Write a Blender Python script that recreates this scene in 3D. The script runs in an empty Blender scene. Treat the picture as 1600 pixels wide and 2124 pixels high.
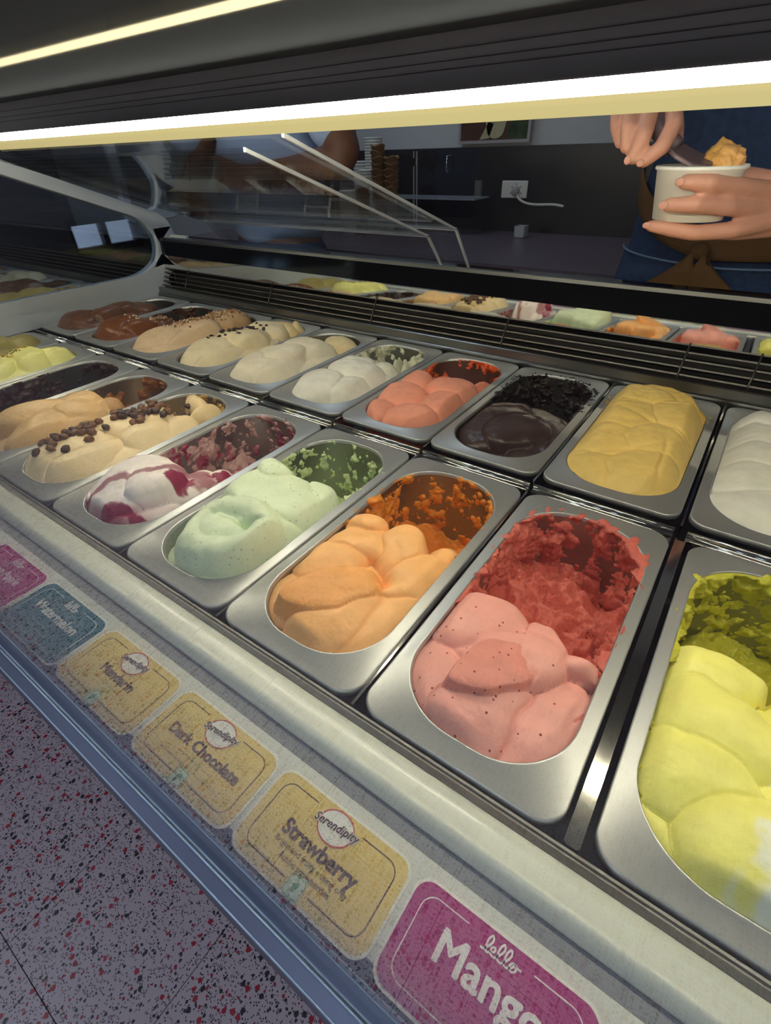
import bpy, math, random
import numpy as np
from mathutils import Vector, Matrix
random.seed(7)
scene = bpy.context.scene
COL = scene.collection
Z0 = 0.90            # height of the pan rims above the floor
P = 0.16826          # pan pitch along the case

# ------------------------------------------------------------------ camera
cam_d = bpy.data.cameras.new('camera')
cam = bpy.data.objects.new('camera', cam_d)
COL.objects.link(cam)
cam.location = (0.4998, -0.1637, 0.3596 + Z0)
cam.rotation_euler = (0.92964, 0.03163, 0.61520)
cam_d.sensor_fit = 'HORIZONTAL'
cam_d.sensor_width = 36.0
cam_d.lens = 36.0 * 1026.15 / 1600.0
cam_d.clip_start = 0.003
scene.camera = cam

# ------------------------------------------------------------------ world, exposure
scene.view_settings.view_transform = 'Standard'
scene.view_settings.look = 'None'
scene.view_settings.gamma = 1.0
scene.view_settings.use_curve_mapping = False
scene.view_settings.exposure = 0.45
world = bpy.data.worlds.new('shop_daylight')
scene.world = world
world.use_nodes = True
wb = world.node_tree.nodes['Background']
wb.inputs['Color'].default_value = (0.55, 0.70, 1.0, 1)
wb.inputs['Strength'].default_value = 1.6
LED_POWER = 60.0
FILL_POWER = 4.4

# ------------------------------------------------------------------ helpers: materials
def lin(c):
    return tuple(((v / 255.0) / 12.92 if v <= 10 else (((v / 255.0) + 0.055) / 1.055) ** 2.4) for v in c) + (1,)

MATS = {}
def mat(name, rgb, rough=0.5, metal=0.0, spec=0.5, bump=0.0, bscale=200.0, var=0.0, vscale=30.0, sss=0.0, coat=0.0):
    m = bpy.data.materials.new(name)
    m.use_nodes = True
    nt = m.node_tree
    b = nt.nodes['Principled BSDF']
    b.inputs['Base Color'].default_value = lin(rgb)
    b.inputs['Roughness'].default_value = rough
    b.inputs['Metallic'].default_value = metal
    b.inputs['Specular IOR Level'].default_value = spec
    if coat: b.inputs['Coat Weight'].default_value = coat
    if sss:
        b.inputs['Subsurface Weight'].default_value = sss
        b.inputs['Subsurface Radius'].default_value = (1.0, 0.6, 0.4)
        b.inputs['Subsurface Scale'].default_value = 0.006
    tc = nt.nodes.new('ShaderNodeTexCoord')
    if bump:
        n = nt.nodes.new('ShaderNodeTexNoise'); n.inputs['Scale'].default_value = bscale; n.inputs['Detail'].default_value = 4
        bp = nt.nodes.new('ShaderNodeBump'); bp.inputs['Strength'].default_value = bump; bp.inputs['Distance'].default_value = 0.002
        nt.links.new(tc.outputs['Object'], n.inputs['Vector']); nt.links.new(n.outputs['Fac'], bp.inputs['Height'])
        nt.links.new(bp.outputs['Normal'], b.inputs['Normal'])
    if var:
        n = nt.nodes.new('ShaderNodeTexNoise'); n.inputs['Scale'].default_value = vscale; n.inputs['Detail'].default_value = 5
        hs = nt.nodes.new('ShaderNodeHueSaturation'); hs.inputs['Color'].default_value = lin(rgb)
        mr = nt.nodes.new('ShaderNodeMapRange'); mr.inputs[1].default_value = 0.3; mr.inputs[2].default_value = 0.7
        mr.inputs[3].default_value = 1 - var; mr.inputs[4].default_value = 1 + var
        nt.links.new(tc.outputs['Object'], n.inputs['Vector']); nt.links.new(n.outputs['Fac'], mr.inputs[0])
        nt.links.new(mr.outputs[0], hs.inputs['Value']); nt.links.new(hs.outputs[0], b.inputs['Base Color'])
    MATS[name] = m
    return m

def glass_mat(name, tint, ior=1.45, gloss=(1, 1, 1), rough=0.0):
    m = bpy.data.materials.new(name); m.use_nodes = True
    nt = m.node_tree
    for n in list(nt.nodes): nt.nodes.remove(n)
    out = nt.nodes.new('ShaderNodeOutputMaterial'); mx = nt.nodes.new('ShaderNodeMixShader')
    tr = nt.nodes.new('ShaderNodeBsdfTransparent'); gl = nt.nodes.new('ShaderNodeBsdfGlossy'); fr = nt.nodes.new('ShaderNodeFresnel')
    ge = nt.nodes.new('ShaderNodeNewGeometry'); im = nt.nodes.new('ShaderNodeMapRange')
    im.inputs[3].default_value = ior; im.inputs[4].default_value = 1.0 / ior      # same reflectance from either side of the sheet
    nt.links.new(ge.outputs['Backfacing'], im.inputs[0]); nt.links.new(im.outputs[0], fr.inputs['IOR'])
    tr.inputs['Color'].default_value = tuple(tint) + (1,)
    gl.inputs['Color'].default_value = tuple(gloss) + (1,); gl.inputs['Roughness'].default_value = rough
    nt.links.new(fr.outputs[0], mx.inputs[0]); nt.links.new(tr.outputs[0], mx.inputs[1]); nt.links.new(gl.outputs[0], mx.inputs[2])
    nt.links.new(mx.outputs[0], out.inputs['Surface'])
    MATS[name] = m
    return m

def emit_mat(name, rgb, strength):
    m = bpy.data.materials.new(name); m.use_nodes = True
    nt = m.node_tree
    for n in list(nt.nodes): nt.nodes.remove(n)
    out = nt.nodes.new('ShaderNodeOutputMaterial'); e = nt.nodes.new('ShaderNodeEmission')
    e.inputs['Color'].default_value = tuple(rgb) + (1,); e.inputs['Strength'].default_value = strength
    nt.links.new(e.outputs[0], out.inputs['Surface'])
    MATS[name] = m
    return m

def brushed_mat(name, rgb, rough, axis=(1, 60, 60), amt=0.12, metal=1.0):
    m = mat(name, rgb, rough, metal)
    nt = m.node_tree; b = nt.nodes['Principled BSDF']
    tc = nt.nodes.new('ShaderNodeTexCoord'); mp = nt.nodes.new('ShaderNodeMapping'); mp.inputs['Scale'].default_value = axis
    n = nt.nodes.new('ShaderNodeTexNoise'); n.inputs['Scale'].default_value = 18; n.inputs['Detail'].default_value = 5
    mr = nt.nodes.new('ShaderNodeMapRange'); mr.inputs[3].default_value = rough - amt; mr.inputs[4].default_value = rough + amt
    nt.links.new(tc.outputs['Object'], mp.inputs[0]); nt.links.new(mp.outputs[0], n.inputs['Vector'])
    nt.links.new(n.outputs['Fac'], mr.inputs[0]); nt.links.new(mr.outputs[0], b.inputs['Roughness'])
    return m

brushed_mat('pan_steel', (182, 184, 184), 0.40, (1, 8, 8), 0.06, metal=0.72)
brushed_mat('pan_inner_steel', (150, 152, 150), 0.34, (4, 4, 1), 0.08)
brushed_mat('rail_steel', (140, 140, 138), 0.30, (1, 6, 6), 0.03)
mat('polished_steel', (205, 205, 200), 0.10, 1.0)
mat('dark_gap', (18, 18, 20), 0.6)
mat('white_plastic', (226, 230, 220), 0.32, coat=0.2)
mat('board_plastic', (214, 217, 212), 0.4)
mat('groove_plastic', (120, 124, 134), 0.5)
mat('rail_blue', (92, 100, 128), 0.36, 0.4)
mat('rail_blue_dark', (46, 70, 112), 0.42, 0.3)
mat('rail_highlight', (150, 172, 206), 0.3, 0.3)  # pale tone paints bevel highlights along the glass rail
mat('board_shade', (84, 88, 104), 0.5)  # dark grey stands in for the shade below the overhanging cards
mat('frame_grey', (204, 214, 228), 0.35, 0.1)
mat('plate_dark', (172, 168, 178), 0.32, 0.3, var=0.15, vscale=3)
mat('canopy_glossy', (30, 32, 36), 0.5, 0.0, 0.0)
mat('black_glass', (9, 9, 10), 0.08)
mat('vent_steel', (84, 78, 72), 0.35, 0.6)
mat('vent_dark', (30, 29, 28), 0.6)
mat('mirror', (214, 214, 210), 0.03, 1.0)
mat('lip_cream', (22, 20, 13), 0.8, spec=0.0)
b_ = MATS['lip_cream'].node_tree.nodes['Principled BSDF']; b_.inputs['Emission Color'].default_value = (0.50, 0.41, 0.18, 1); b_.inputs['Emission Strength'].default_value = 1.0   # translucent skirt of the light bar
mat('tub_steel', (90, 92, 95), 0.4, 0.8)
mat('base_panel', (110, 104, 116), 0.4)
emit_mat('led', (1.0, 0.90, 0.66), LED_POWER)
glass_mat('front_glass', (0.97, 0.985, 0.98), 1.29)
glass_mat('acrylic', (0.965, 0.975, 0.985), 1.49)
mat('acrylic_edge', (222, 228, 236), 0.2, 0.0)
m_ = MATS['acrylic_edge']; m_.node_tree.nodes['Principled BSDF'].inputs['Transmission Weight'].default_value = 0.4
glass_mat('side_glass', (0.80, 0.86, 0.90), 1.5)

def sheen_mat(name, rgb, fac, gloss, rough):
    # dark sheet under a thin, evenly reflecting lacquer
    m = bpy.data.materials.new(name); m.use_nodes = True
    nt = m.node_tree
    for n in list(nt.nodes): nt.nodes.remove(n)
    out = nt.nodes.new('ShaderNodeOutputMaterial'); mx = nt.nodes.new('ShaderNodeMixShader')
    d = nt.nodes.new('ShaderNodeBsdfDiffuse'); g = nt.nodes.new('ShaderNodeBsdfGlossy')
    d.inputs['Color'].default_value = lin(rgb); g.inputs['Color'].default_value = tuple(gloss) + (1,); g.inputs['Roughness'].default_value = rough
    mx.inputs[0].default_value = fac
    nt.links.new(d.outputs[0], mx.inputs[1]); nt.links.new(g.outputs[0], mx.inputs[2]); nt.links.new(mx.outputs[0], out.inputs['Surface'])
    MATS[name] = m
sheen_mat('canopy_glossy', (66, 70, 78), 0.018, (1, 0.92, 0.72), 0.03)

# ------------------------------------------------------------------ helpers: objects
def tag(o, label, cat, group=None):
    o['label'] = label; o['category'] = cat
    if group: o['group'] = group
    return o

def thing(name, label, cat, loc=(0, 0, 0), rotz=0, group=None):
    o = bpy.data.objects.new(name, None); COL.objects.link(o)
    o.empty_display_size = 0.02
    o.location = loc; o.rotation_euler = (0, 0, rotz)
    return tag(o, label, cat, group)

def setmat(me, m):
    me.materials.clear()
    for x in (m if isinstance(m, (list, tuple)) else [m]):
        me.materials.append(MATS[x] if isinstance(x, str) else x)

def obj(name, me, m=None, parent=None, loc=(0, 0, 0), rot=(0, 0, 0), label=None):
    if m is not None: setmat(me, m)
    o = bpy.data.objects.new(name, me); COL.objects.link(o)
    o.parent = parent; o.location = loc; o.rotation_euler = rot
    if label: o['label'] = label
    return o

def mesh(name, vs, fs, smooth=False):
    me = bpy.data.meshes.new(name)
    me.from_pydata([tuple(map(float, v)) for v in vs], [], [tuple(int(i) for i in f) for f in fs])
    me.update()
    if smooth: me.polygons.foreach_set('use_smooth', [True] * len(me.polygons))
    return me

def boxes(name, bl):
    """bl: list of (x0,x1,y0,y1,z0,z1) joined into one mesh (one rigid part)"""
    vs, fs = [], []
    for (x0, x1, y0, y1, z0, z1) in bl:
        b = len(vs)
        vs += [(x0, y0, z0), (x1, y0, z0), (x1, y1, z0), (x0, y1, z0), (x0, y0, z1), (x1, y0, z1), (x1, y1, z1), (x0, y1, z1)]
        fs += [(b, b + 3, b + 2, b + 1), (b + 4, b + 5, b + 6, b + 7), (b, b + 1, b + 5, b + 4), (b + 1, b + 2, b + 6, b + 5), (b + 2, b + 3, b + 7, b + 6), (b + 3, b, b + 4, b + 7)]
    return mesh(name, vs, fs)

def bevel(o, w, seg=2):
    md = o.modifiers.new('bevel', 'BEVEL'); md.width = w; md.segments = seg; md.limit_method = 'ANGLE'
    return o

def extrude_x(name, prof, x0, x1, closed=True, smooth=False):
    """prof: (y,z) outline, extruded along x"""
    n = len(prof)
    vs = [(x0, y, z) for y, z in prof] + [(x1, y, z) for y, z in prof]
    fs = []
    for i in range(n if closed else n - 1):
        j = (i + 1) % n
        fs.append((i, j, n + j, n + i))
    if closed:
        fs.append(tuple(range(n))[::-1]); fs.append(tuple(range(n, 2 * n)))
    me = mesh(name, vs, fs, smooth)
    fix(me)
    return me

import bmesh
def fix(me):
    bm = bmesh.new(); bm.from_mesh(me)
    bmesh.ops.recalc_face_normals(bm, faces=bm.faces)
    bm.to_mesh(me); bm.free()

def rrect(hw, hl, r, n=10):
    """outline of a rounded rectangle, counter-clockwise, 4*(n+1) points"""
    pts = []
    for cx, cy, a0 in ((hw - r, hl - r, 0), (-hw + r, hl - r, 90), (-hw + r, -hl + r, 180), (hw - r, -hl + r, 270)):
        for i in range(n + 1):
            a = math.radians(a0 + 90.0 * i / n)
            pts.append((cx + r * math.cos(a), cy + r * math.sin(a)))
    return pts

def loft(name, rings, cap0=False, cap1=False, smooth=True):
    n = len(rings[0]); vs = [v for r in rings for v in r]; fs = []
    for k in range(len(rings) - 1):
        for i in range(n):
            j = (i + 1) % n
            fs.append((k * n + i, k * n + j, (k + 1) * n + j, (k + 1) * n + i))
    if cap0: fs.append(tuple(range(n))[::-1])
    if cap1: fs.append(tuple(range((len(rings) - 1) * n, len(rings) * n)))
    return mesh(name, vs, fs, smooth)

def lathe(name, prof, n=32, smooth=True):
    """prof: (r,z)"""
    rings = [[(r * math.cos(2 * math.pi * i / n), r * math.sin(2 * math.pi * i / n), z) for i in range(n)] for r, z in prof]
    return loft(name, rings, prof[0][0] > 1e-6, prof[-1][0] > 1e-6, smooth)

def tube(name, pts, rad, n=8, smooth=True):
    pts = [Vector(p) for p in pts]
    if not isinstance(rad, (list, tuple)): rad = [rad] * len(pts)
    rings = []
    up = Vector((0.123, 0.31, 0.94)).normalized()
    for i, p in enumerate(pts):
        d = (pts[min(i + 1, len(pts) - 1)] - pts[max(i - 1, 0)]).normalized()
        u = d.cross(up)
        if u.length < 1e-4: u = d.cross(Vector((1, 0, 0)))
        u.normalize(); v = d.cross(u).normalized()
        rings.append([tuple(p + (u * math.cos(2 * math.pi * k / n) + v * math.sin(2 * math.pi * k / n)) * rad[i]) for k in range(n)])
    me = loft(name, rings, True, True, smooth); fix(me)
    return me

def catmull(pts, k=6):
    pts = [Vector(p) for p in pts]; out = []
    for i in range(len(pts) - 1):
        p0 = pts[max(i - 1, 0)]; p1 = pts[i]; p2 = pts[i + 1]; p3 = pts[min(i + 2, len(pts) - 1)]
        for j in range(k):
            t = j / k
            out.append(0.5 * ((2 * p1) + (p2 - p0) * t + (2 * p0 - 5 * p1 + 4 * p2 - p3) * t * t + (3 * p1 - p0 - 3 * p2 + p3) * t ** 3))
    out.append(pts[-1])
    return out

# value noise, vectorised
def _h(ix, iy, iz, seed):
    n = (ix.astype(np.int64) * 374761393 + iy.astype(np.int64) * 668265263 + iz.astype(np.int64) * 2147483647 + seed * 974634777) & 0xFFFFFFFF
    n = ((n ^ (n >> 13)) * 1274126177) & 0xFFFFFFFF
    n = ((n ^ (n >> 16)) * 2246822519) & 0xFFFFFFFF
    n = n ^ (n >> 15)
    return (n & 0xFFFFFF) / float(0xFFFFFF) * 2 - 1

def vnoise(x, y, z, seed=0):
    x = np.asarray(x, float); y = np.asarray(y, float) + 0 * x; z = np.asarray(z, float) + 0 * x
    ix, iy, iz = np.floor(x), np.floor(y), np.floor(z)
    fx, fy, fz = x - ix, y - iy, z - iz
    fx, fy, fz = [f * f * f * (f * (f * 6 - 15) + 10) for f in (fx, fy, fz)]
    r = 0
    for a in (0, 1):
        for b in (0, 1):
            for c in (0, 1):
                w = (fx if a else 1 - fx) * (fy if b else 1 - fy) * (fz if c else 1 - fz)
                r = r + w * _h(ix + a, iy + b, iz + c, seed)
    return r

def fbm(x, y, z, seed=0, oct=4, gain=0.5):
    r = 0; a = 1.0; f = 1.0; t = 0
    for o in range(oct):
        r = r + a * vnoise(x * f, np.asarray(y) * f, np.asarray(z) * f, seed + 17 * o); t += a
        a *= gain; f *= 2.03
    return r / t

def smooth01(t):
    t = np.clip(t, 0, 1)
    return t * t * (3 - 2 * t)

# ================================================================== the room
def struct(o):
    o['kind'] = 'structure'
    return o

def terrazzo():
    m = bpy.data.materials.new('terrazzo'); m.use_nodes = True
    nt = m.node_tree; b = nt.nodes['Principled BSDF']; b.inputs['Roughness'].default_value = 0.35
    geo = nt.nodes.new('ShaderNodeNewGeometry')
    dn = nt.nodes.new('ShaderNodeTexNoise'); dn.inputs['Scale'].default_value = 300; dn.inputs['Detail'].default_value = 2
    nt.links.new(geo.outputs['Position'], dn.inputs['Vector'])
    ma = nt.nodes.new('ShaderNodeVectorMath'); ma.operation = 'MULTIPLY_ADD'; ma.inputs[1].default_value = (0.006, 0.006, 0.0)
    nt.links.new(dn.outputs['Color'], ma.inputs[0]); nt.links.new(geo.outputs['Position'], ma.inputs[2])
    cur = None
    base = nt.nodes.new('ShaderNodeRGB'); base.outputs[0].default_value = lin((190, 174, 184))
    cur = base.outputs[0]
    for sc, thr, dens, pal in ((230, 0.30, 0.40, [(30, 28, 40), (44, 40, 52), (60, 54, 66), (110, 40, 62)]),
                               (120, 0.33, 0.24, [(40, 36, 50), (150, 26, 50), (34, 32, 44), (150, 130, 140)]),
                               (72, 0.34, 0.15, [(160, 22, 48), (40, 36, 48), (170, 40, 66), (34, 34, 44)])):
        v = nt.nodes.new('ShaderNodeTexVoronoi'); v.voronoi_dimensions = '2D'; v.inputs['Scale'].default_value = sc
        nt.links.new(ma.outputs[0], v.inputs['Vector'])
        sep = nt.nodes.new('ShaderNodeSeparateColor'); nt.links.new(v.outputs['Color'], sep.inputs[0])
        lt = nt.nodes.new('ShaderNodeMath'); lt.operation = 'LESS_THAN'; lt.inputs[1].default_value = thr
        nt.links.new(v.outputs['Distance'], lt.inputs[0])
        sel = nt.nodes.new('ShaderNodeMath'); sel.operation = 'LESS_THAN'; sel.inputs[1].default_value = dens
        nt.links.new(sep.outputs[0], sel.inputs[0])
        mu = nt.nodes.new('ShaderNodeMath'); mu.operation = 'MULTIPLY'
        nt.links.new(lt.outputs[0], mu.inputs[0]); nt.links.new(sel.outputs[0], mu.inputs[1])
        cr = nt.nodes.new('ShaderNodeValToRGB'); cr.color_ramp.interpolation = 'CONSTANT'
        cr.color_ramp.elements[0].color = lin(pal[0]); cr.color_ramp.elements[0].position = 0
        cr.color_ramp.elements[1].color = lin(pal[1]); cr.color_ramp.elements[1].position = 0.3
        for k, pos in ((2, 0.55), (3, 0.8)):
            e = cr.color_ramp.elements.new(pos); e.color = lin(pal[k])
        nt.links.new(sep.outputs[1], cr.inputs[0])
        mx = nt.nodes.new('ShaderNodeMix'); mx.data_type = 'RGBA'
        nt.links.new(mu.outputs[0], mx.inputs['Factor']); nt.links.new(cur, mx.inputs['A']); nt.links.new(cr.outputs[0], mx.inputs['B'])
        cur = mx.outputs['Result']
    nt.links.new(cur, b.inputs['Base Color'])
    MATS['terrazzo'] = m
terrazzo()
mat('grout', (70, 64, 72), 0.8)
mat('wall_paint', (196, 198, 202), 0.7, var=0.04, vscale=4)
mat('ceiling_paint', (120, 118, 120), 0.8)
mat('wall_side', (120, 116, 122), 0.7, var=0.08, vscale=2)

fl = struct(obj('floor', boxes('floor', [(-4.2, 3.2, -3.2, 2.2, -0.10, -0.004)]), 'grout'))
tile_me = boxes('tile', [(-0.1697, 0.1697, -0.1697, 0.1697, -0.004, 0.0)])
setmat(tile_me, 'terrazzo')
T = 0.341
for i in range(-12, 10):
    for j in range(-9, 0):
        x, y = 0.032 + T * (i + 0.5), -0.398 + T * (j + 1.5)
        if x < -4 or x > 3: continue
        obj('tile', tile_me, None, fl, (x, y, 0))
struct(obj('wall_back', boxes('wall_back', [(-4.2, 3.2, 2.06, 2.2, 0, 2.9)]), 'wall_paint'))
def wall_x(name, x0, x1, holes):
    # wall in the y-z plane with window openings (y0,y1,z0,z1)
    y0, y1, z0, z1 = holes
    return boxes(name, [(x0, x1, -3.2, y0, 0, 2.9), (x0, x1, y1, 2.06, 0, 2.9), (x0, x1, y0, y1, 0, z0), (x0, x1, y0, y1, z1, 2.9)])
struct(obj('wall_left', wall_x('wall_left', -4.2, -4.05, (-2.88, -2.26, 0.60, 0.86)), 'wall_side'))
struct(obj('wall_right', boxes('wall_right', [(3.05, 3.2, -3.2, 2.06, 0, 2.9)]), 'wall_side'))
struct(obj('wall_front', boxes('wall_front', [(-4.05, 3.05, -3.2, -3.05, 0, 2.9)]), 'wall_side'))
mat('window_frame', (60, 62, 66), 0.4)
glass_mat('window_glass', (0.95, 0.97, 0.98), 1.45)
for n_, (x0, x1, y0, y1, z0, z1, ax) in enumerate([(-4.16, -4.10, -2.88, -2.26, 0.60, 0.86, 'y')]):
    bl = [(x0, x1, y0, y1, z0, z0 + .05), (x0, x1, y0, y1, z1 - .05, z1)]
    for t in np.linspace(0, 1, 5 if ax == 'x' else 3):
        if ax == 'x': c = x0 + .025 + (x1 - x0 - .05) * t; bl.append((c - .025, c + .025, y0, y1, z0, z1))
        else: c = y0 + .025 + (y1 - y0 - .05) * t; bl.append((x0, x1, c - .025, c + .025, z0, z1))
    w_ = struct(obj('window_%d' % (n_ + 1), boxes('window_frame', bl), 'window_frame'))
    xm, ym = (x0 + x1) / 2, (y0 + y1) / 2
    obj('pane', boxes('pane', [(x0, x1, ym - .003, ym + .003, z0, z1) if ax == 'x' else (xm - .003, xm + .003, y0, y1, z0, z1)]), 'window_glass', w_)
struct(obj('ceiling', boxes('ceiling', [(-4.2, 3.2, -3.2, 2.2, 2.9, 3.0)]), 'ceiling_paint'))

emit_mat('ceiling_panel', (0.78, 0.88, 1.0), FILL_POWER)  # unseen panels under the ceiling, added as ambient fill
mat('panel_frame', (190, 190, 190), 0.5)
for n_, (x, y) in enumerate([(-1.7, -1.1), (0.1, -1.1), (1.9, -1.1), (-1.7, -2.3), (0.1, -2.3), (1.9, -2.3), (-1.1, 1.35)]):
    t_ = thing('ceiling_light', 'square fill light panel added above the customer floor, %s' % ('left by the window', 'middle near the case', 'right near the case', 'left by the front wall', 'middle by the front wall', 'right by the front wall', 'behind the server side')[n_], 'ceiling light', (x, y, 2.9), 0, 'added fill light panels')
    obj('panel', boxes('panel', [(-.3, .3, -.3, .3, -.03, -.002)]), 'ceiling_panel', t_)
    obj('frame', boxes('frame', [(-.33, .33, -.33, -.301, -.035, 0), (-.33, .33, .301, .33, -.035, 0), (-.33, -.301, -.301, .301, -.035, 0), (.301, .33, -.301, .301, -.035, 0)]), 'panel_frame', t_)

# ================================================================== the display case
X0, X1 = -1.035, 1.30          # inside ends of the case
case = thing('display_case', 'long gelato display case with curved grey end panel and glossy dark canopy', 'display case', (0, 0, Z0))
def cpart(name, me, m, **k): return obj(name, me, m, case, **k)

cpart('base_cabinet', boxes('base_cabinet', [(X0 - .03, X1, -0.118, 0.86, -Z0, -0.16)]), 'base_panel')
cpart('cold_tub', boxes('cold_tub', [(X0, X1, -0.012, 0.80, -0.158, -0.140), (X0, X1, -0.012, -0.006, -0.14, -0.012), (X0, X1, 0.79, 0.80, -0.14, 0.0),
                                    (X0 - .012, X0, -0.012, 0.80, -0.158, -0.002), (X1 - .01, X1, -0.012, 0.80, -0.158, -0.002)]), 'tub_steel')
# front: steel lip, white ridge strip, label board, glass rail
cpart('front_rail', extrude_x('front_rail', [(-0.0015, -0.020), (-0.0015, -0.004), (-0.003, -0.0015), (-0.0048, -0.0015), (-0.0055, -0.003), (-0.0070, -0.003), (-0.0078, -0.001), (-0.0135, 0.001), (-0.0135, -0.020)], X0, X1), 'rail_steel')
prof = [(-0.0136, -0.02), (-0.0136, 0.0006), (-0.022, 0.0014), (-0.030, 0.0026), (-0.034, 0.0044), (-0.0365, 0.0052), (-0.039, 0.0044), (-0.0415, 0.0015), (-0.0445, -0.002), (-0.0450, -0.02)]
o = cpart('front_strip', extrude_x('front_strip', prof, X0, X1, smooth=True), 'white_plastic')
cpart('strip_groove', boxes('strip_groove', [(X0, X1, -0.0565, -0.0451, -0.02, -0.0052)]), 'groove_plastic')
cpart('label_board', boxes('label_board', [(X0, X1, -0.1170, -0.0566, -0.02, -0.0035)]), 'board_plastic')
cpart('board_shade', boxes('board_shade', [(X0, X1, -0.1262, -0.1171, -0.02, -0.0100)]), 'board_shade')
cpart('glass_rail', extrude_x('glass_rail', [(-0.1263, -0.05), (-0.1263, 0.001), (-0.1278, 0.001), (-0.1282, -0.006), (-0.1285, -0.05)], X0 - .03, X1), 'rail_blue')
cpart('glass_rail_channel', extrude_x('glass_rail_channel', [(-0.1286, -0.05), (-0.1286, -0.010), (-0.1390, -0.004), (-0.1390, -0.05)], X0 - .03, X1), 'rail_blue_dark')
cpart('glass_rail_lip', extrude_x('glass_rail_lip', [(-0.1391, -0.05), (-0.1391, 0.000), (-0.1402, 0.001), (-0.1475, -0.002), (-0.1485, -0.004), (-0.1485, -0.05)], X0 - .03, X1), 'rail_blue')
for y_, z_ in ((-0.1270, 0.0012), (-0.1397, 0.0010), (-0.1480, -0.0026)):
    cpart('rail_highlight', tube('rail_highlight', [(X0 - .03, y_, z_), (X1, y_, z_)], 0.0007, 6), 'rail_highlight')
cpart('front_glass', boxes('front_glass', [(X0 - .02, X1, -0.1385, -0.1340, -0.006, 0.4245)]), 'front_glass')
# canopy, light plate
cpart('canopy', boxes('canopy', [(X0 - .02, X1, -0.145, 0.300, 0.425, 0.450)]), 'canopy_glossy')
cpart('light_plate', boxes('light_plate', [(X0, X1, 0.2850, 0.2900, 0.3908, 0.425)]), 'plate_dark')
for z in (0.4035, 0.4085, 0.4150):
    cpart('plate_ridge', boxes('plate_ridge', [(X0, X1, 0.2843, 0.2852, z, z + 0.0006)]), 'vent_steel')
lamp = thing('led_light_bar', 'glowing warm white light bar running under the dark canopy', 'light', (0, 0, Z0))
obj('diffuser', extrude_x('diffuser', [(0.2866, 0.3900), (0.2775, 0.3899), (0.2762, 0.3888), (0.2808, 0.3813), (0.2866, 0.3812)], X0 + .01, X1 - .01), 'led', lamp)
obj('housing', extrude_x('housing', [(0.2866, 0.3810), (0.2812, 0.3810), (0.2806, 0.3770), (0.2812, 0.3720), (0.2830, 0.3702), (0.2880, 0.3702), (0.2892, 0.3712), (0.2892, 0.3905), (0.2868, 0.3905)], X0 + .01, X1 - .01), 'lip_cream', lamp)
obj('cap', boxes('cap', [(X0 + .01, X1 - .01, 0.2755, 0.2858, 0.3902, 0.3912)]), 'plate_dark', lamp)  # added shield, keeps diffuser light off the plate above
obj('rear_diffuser', extrude_x('rear_diffuser', [(0.2894, 0.3800), (0.2894, 0.3748), (0.2910, 0.3742), (0.2928, 0.3760), (0.2928, 0.3800)], X0 + .01, X1 - .01), 'led', lamp)
# rear: steel rail, vent, mirror strip, black sill
cpart('rear_rail', extrude_x('rear_rail', [(0.7490, -0.01), (0.7490, 0.012), (0.7515, 0.0135), (0.7530, 0.010), (0.7540, 0.010), (0.7565, 0.027), (0.7590, 0.0285), (0.7680, 0.0285), (0.7680, -0.01)], X0, X1), 'rail_steel')
cpart('vent_duct', extrude_x('vent_duct', [(0.775, 0.010), (0.835, 0.020), (0.835, 0.085), (0.80, 0.079), (0.80, 0.082), (0.838, 0.088), (0.838, 0.005), (0.775, 0.005)], X0, X1), 'vent_dark')
for i in range(5):
    z = 0.031 + 0.0108 * i; y = 0.772 + 0.0055 * i
    cpart('slat', extrude_x('slat', [(y, z), (y + 0.0012, z + 0.0022), (y + 0.010, z + 0.0005), (y + 0.009, z - 0.0012)], X0, X1), 'vent_steel')
for x in (-0.90, -0.55, -0.215, 0.108, 0.4285, 0.53, 0.75):
    cpart('vent_wire', tube('vent_wire', [(x, 0.770, 0.028), (x, 0.7715, 0.034), (x + .002, 0.795, 0.078)], 0.0016, 6), 'vent_steel')
cpart('mirror_strip', extrude_x('mirror_strip', [(0.7954, 0.0745), (0.7978, 0.1099), (0.8006, 0.1097), (0.7982, 0.0743)], X0, X1), 'mirror')
cpart('rear_sill', extrude_x('rear_sill', [(0.7978, 0.1101), (0.8010, 0.1480), (0.860, 0.1500), (0.860, -0.16), (0.8392, -0.16), (0.8392, 0.1090)], X0, X1), 'black_glass')
cpart('sill_trim', extrude_x('sill_trim', [(0.8012, 0.1482), (0.8025, 0.1545), (0.8085, 0.1555), (0.8085, 0.1490)], X0 + .01, X1), 'rail_steel')
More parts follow.
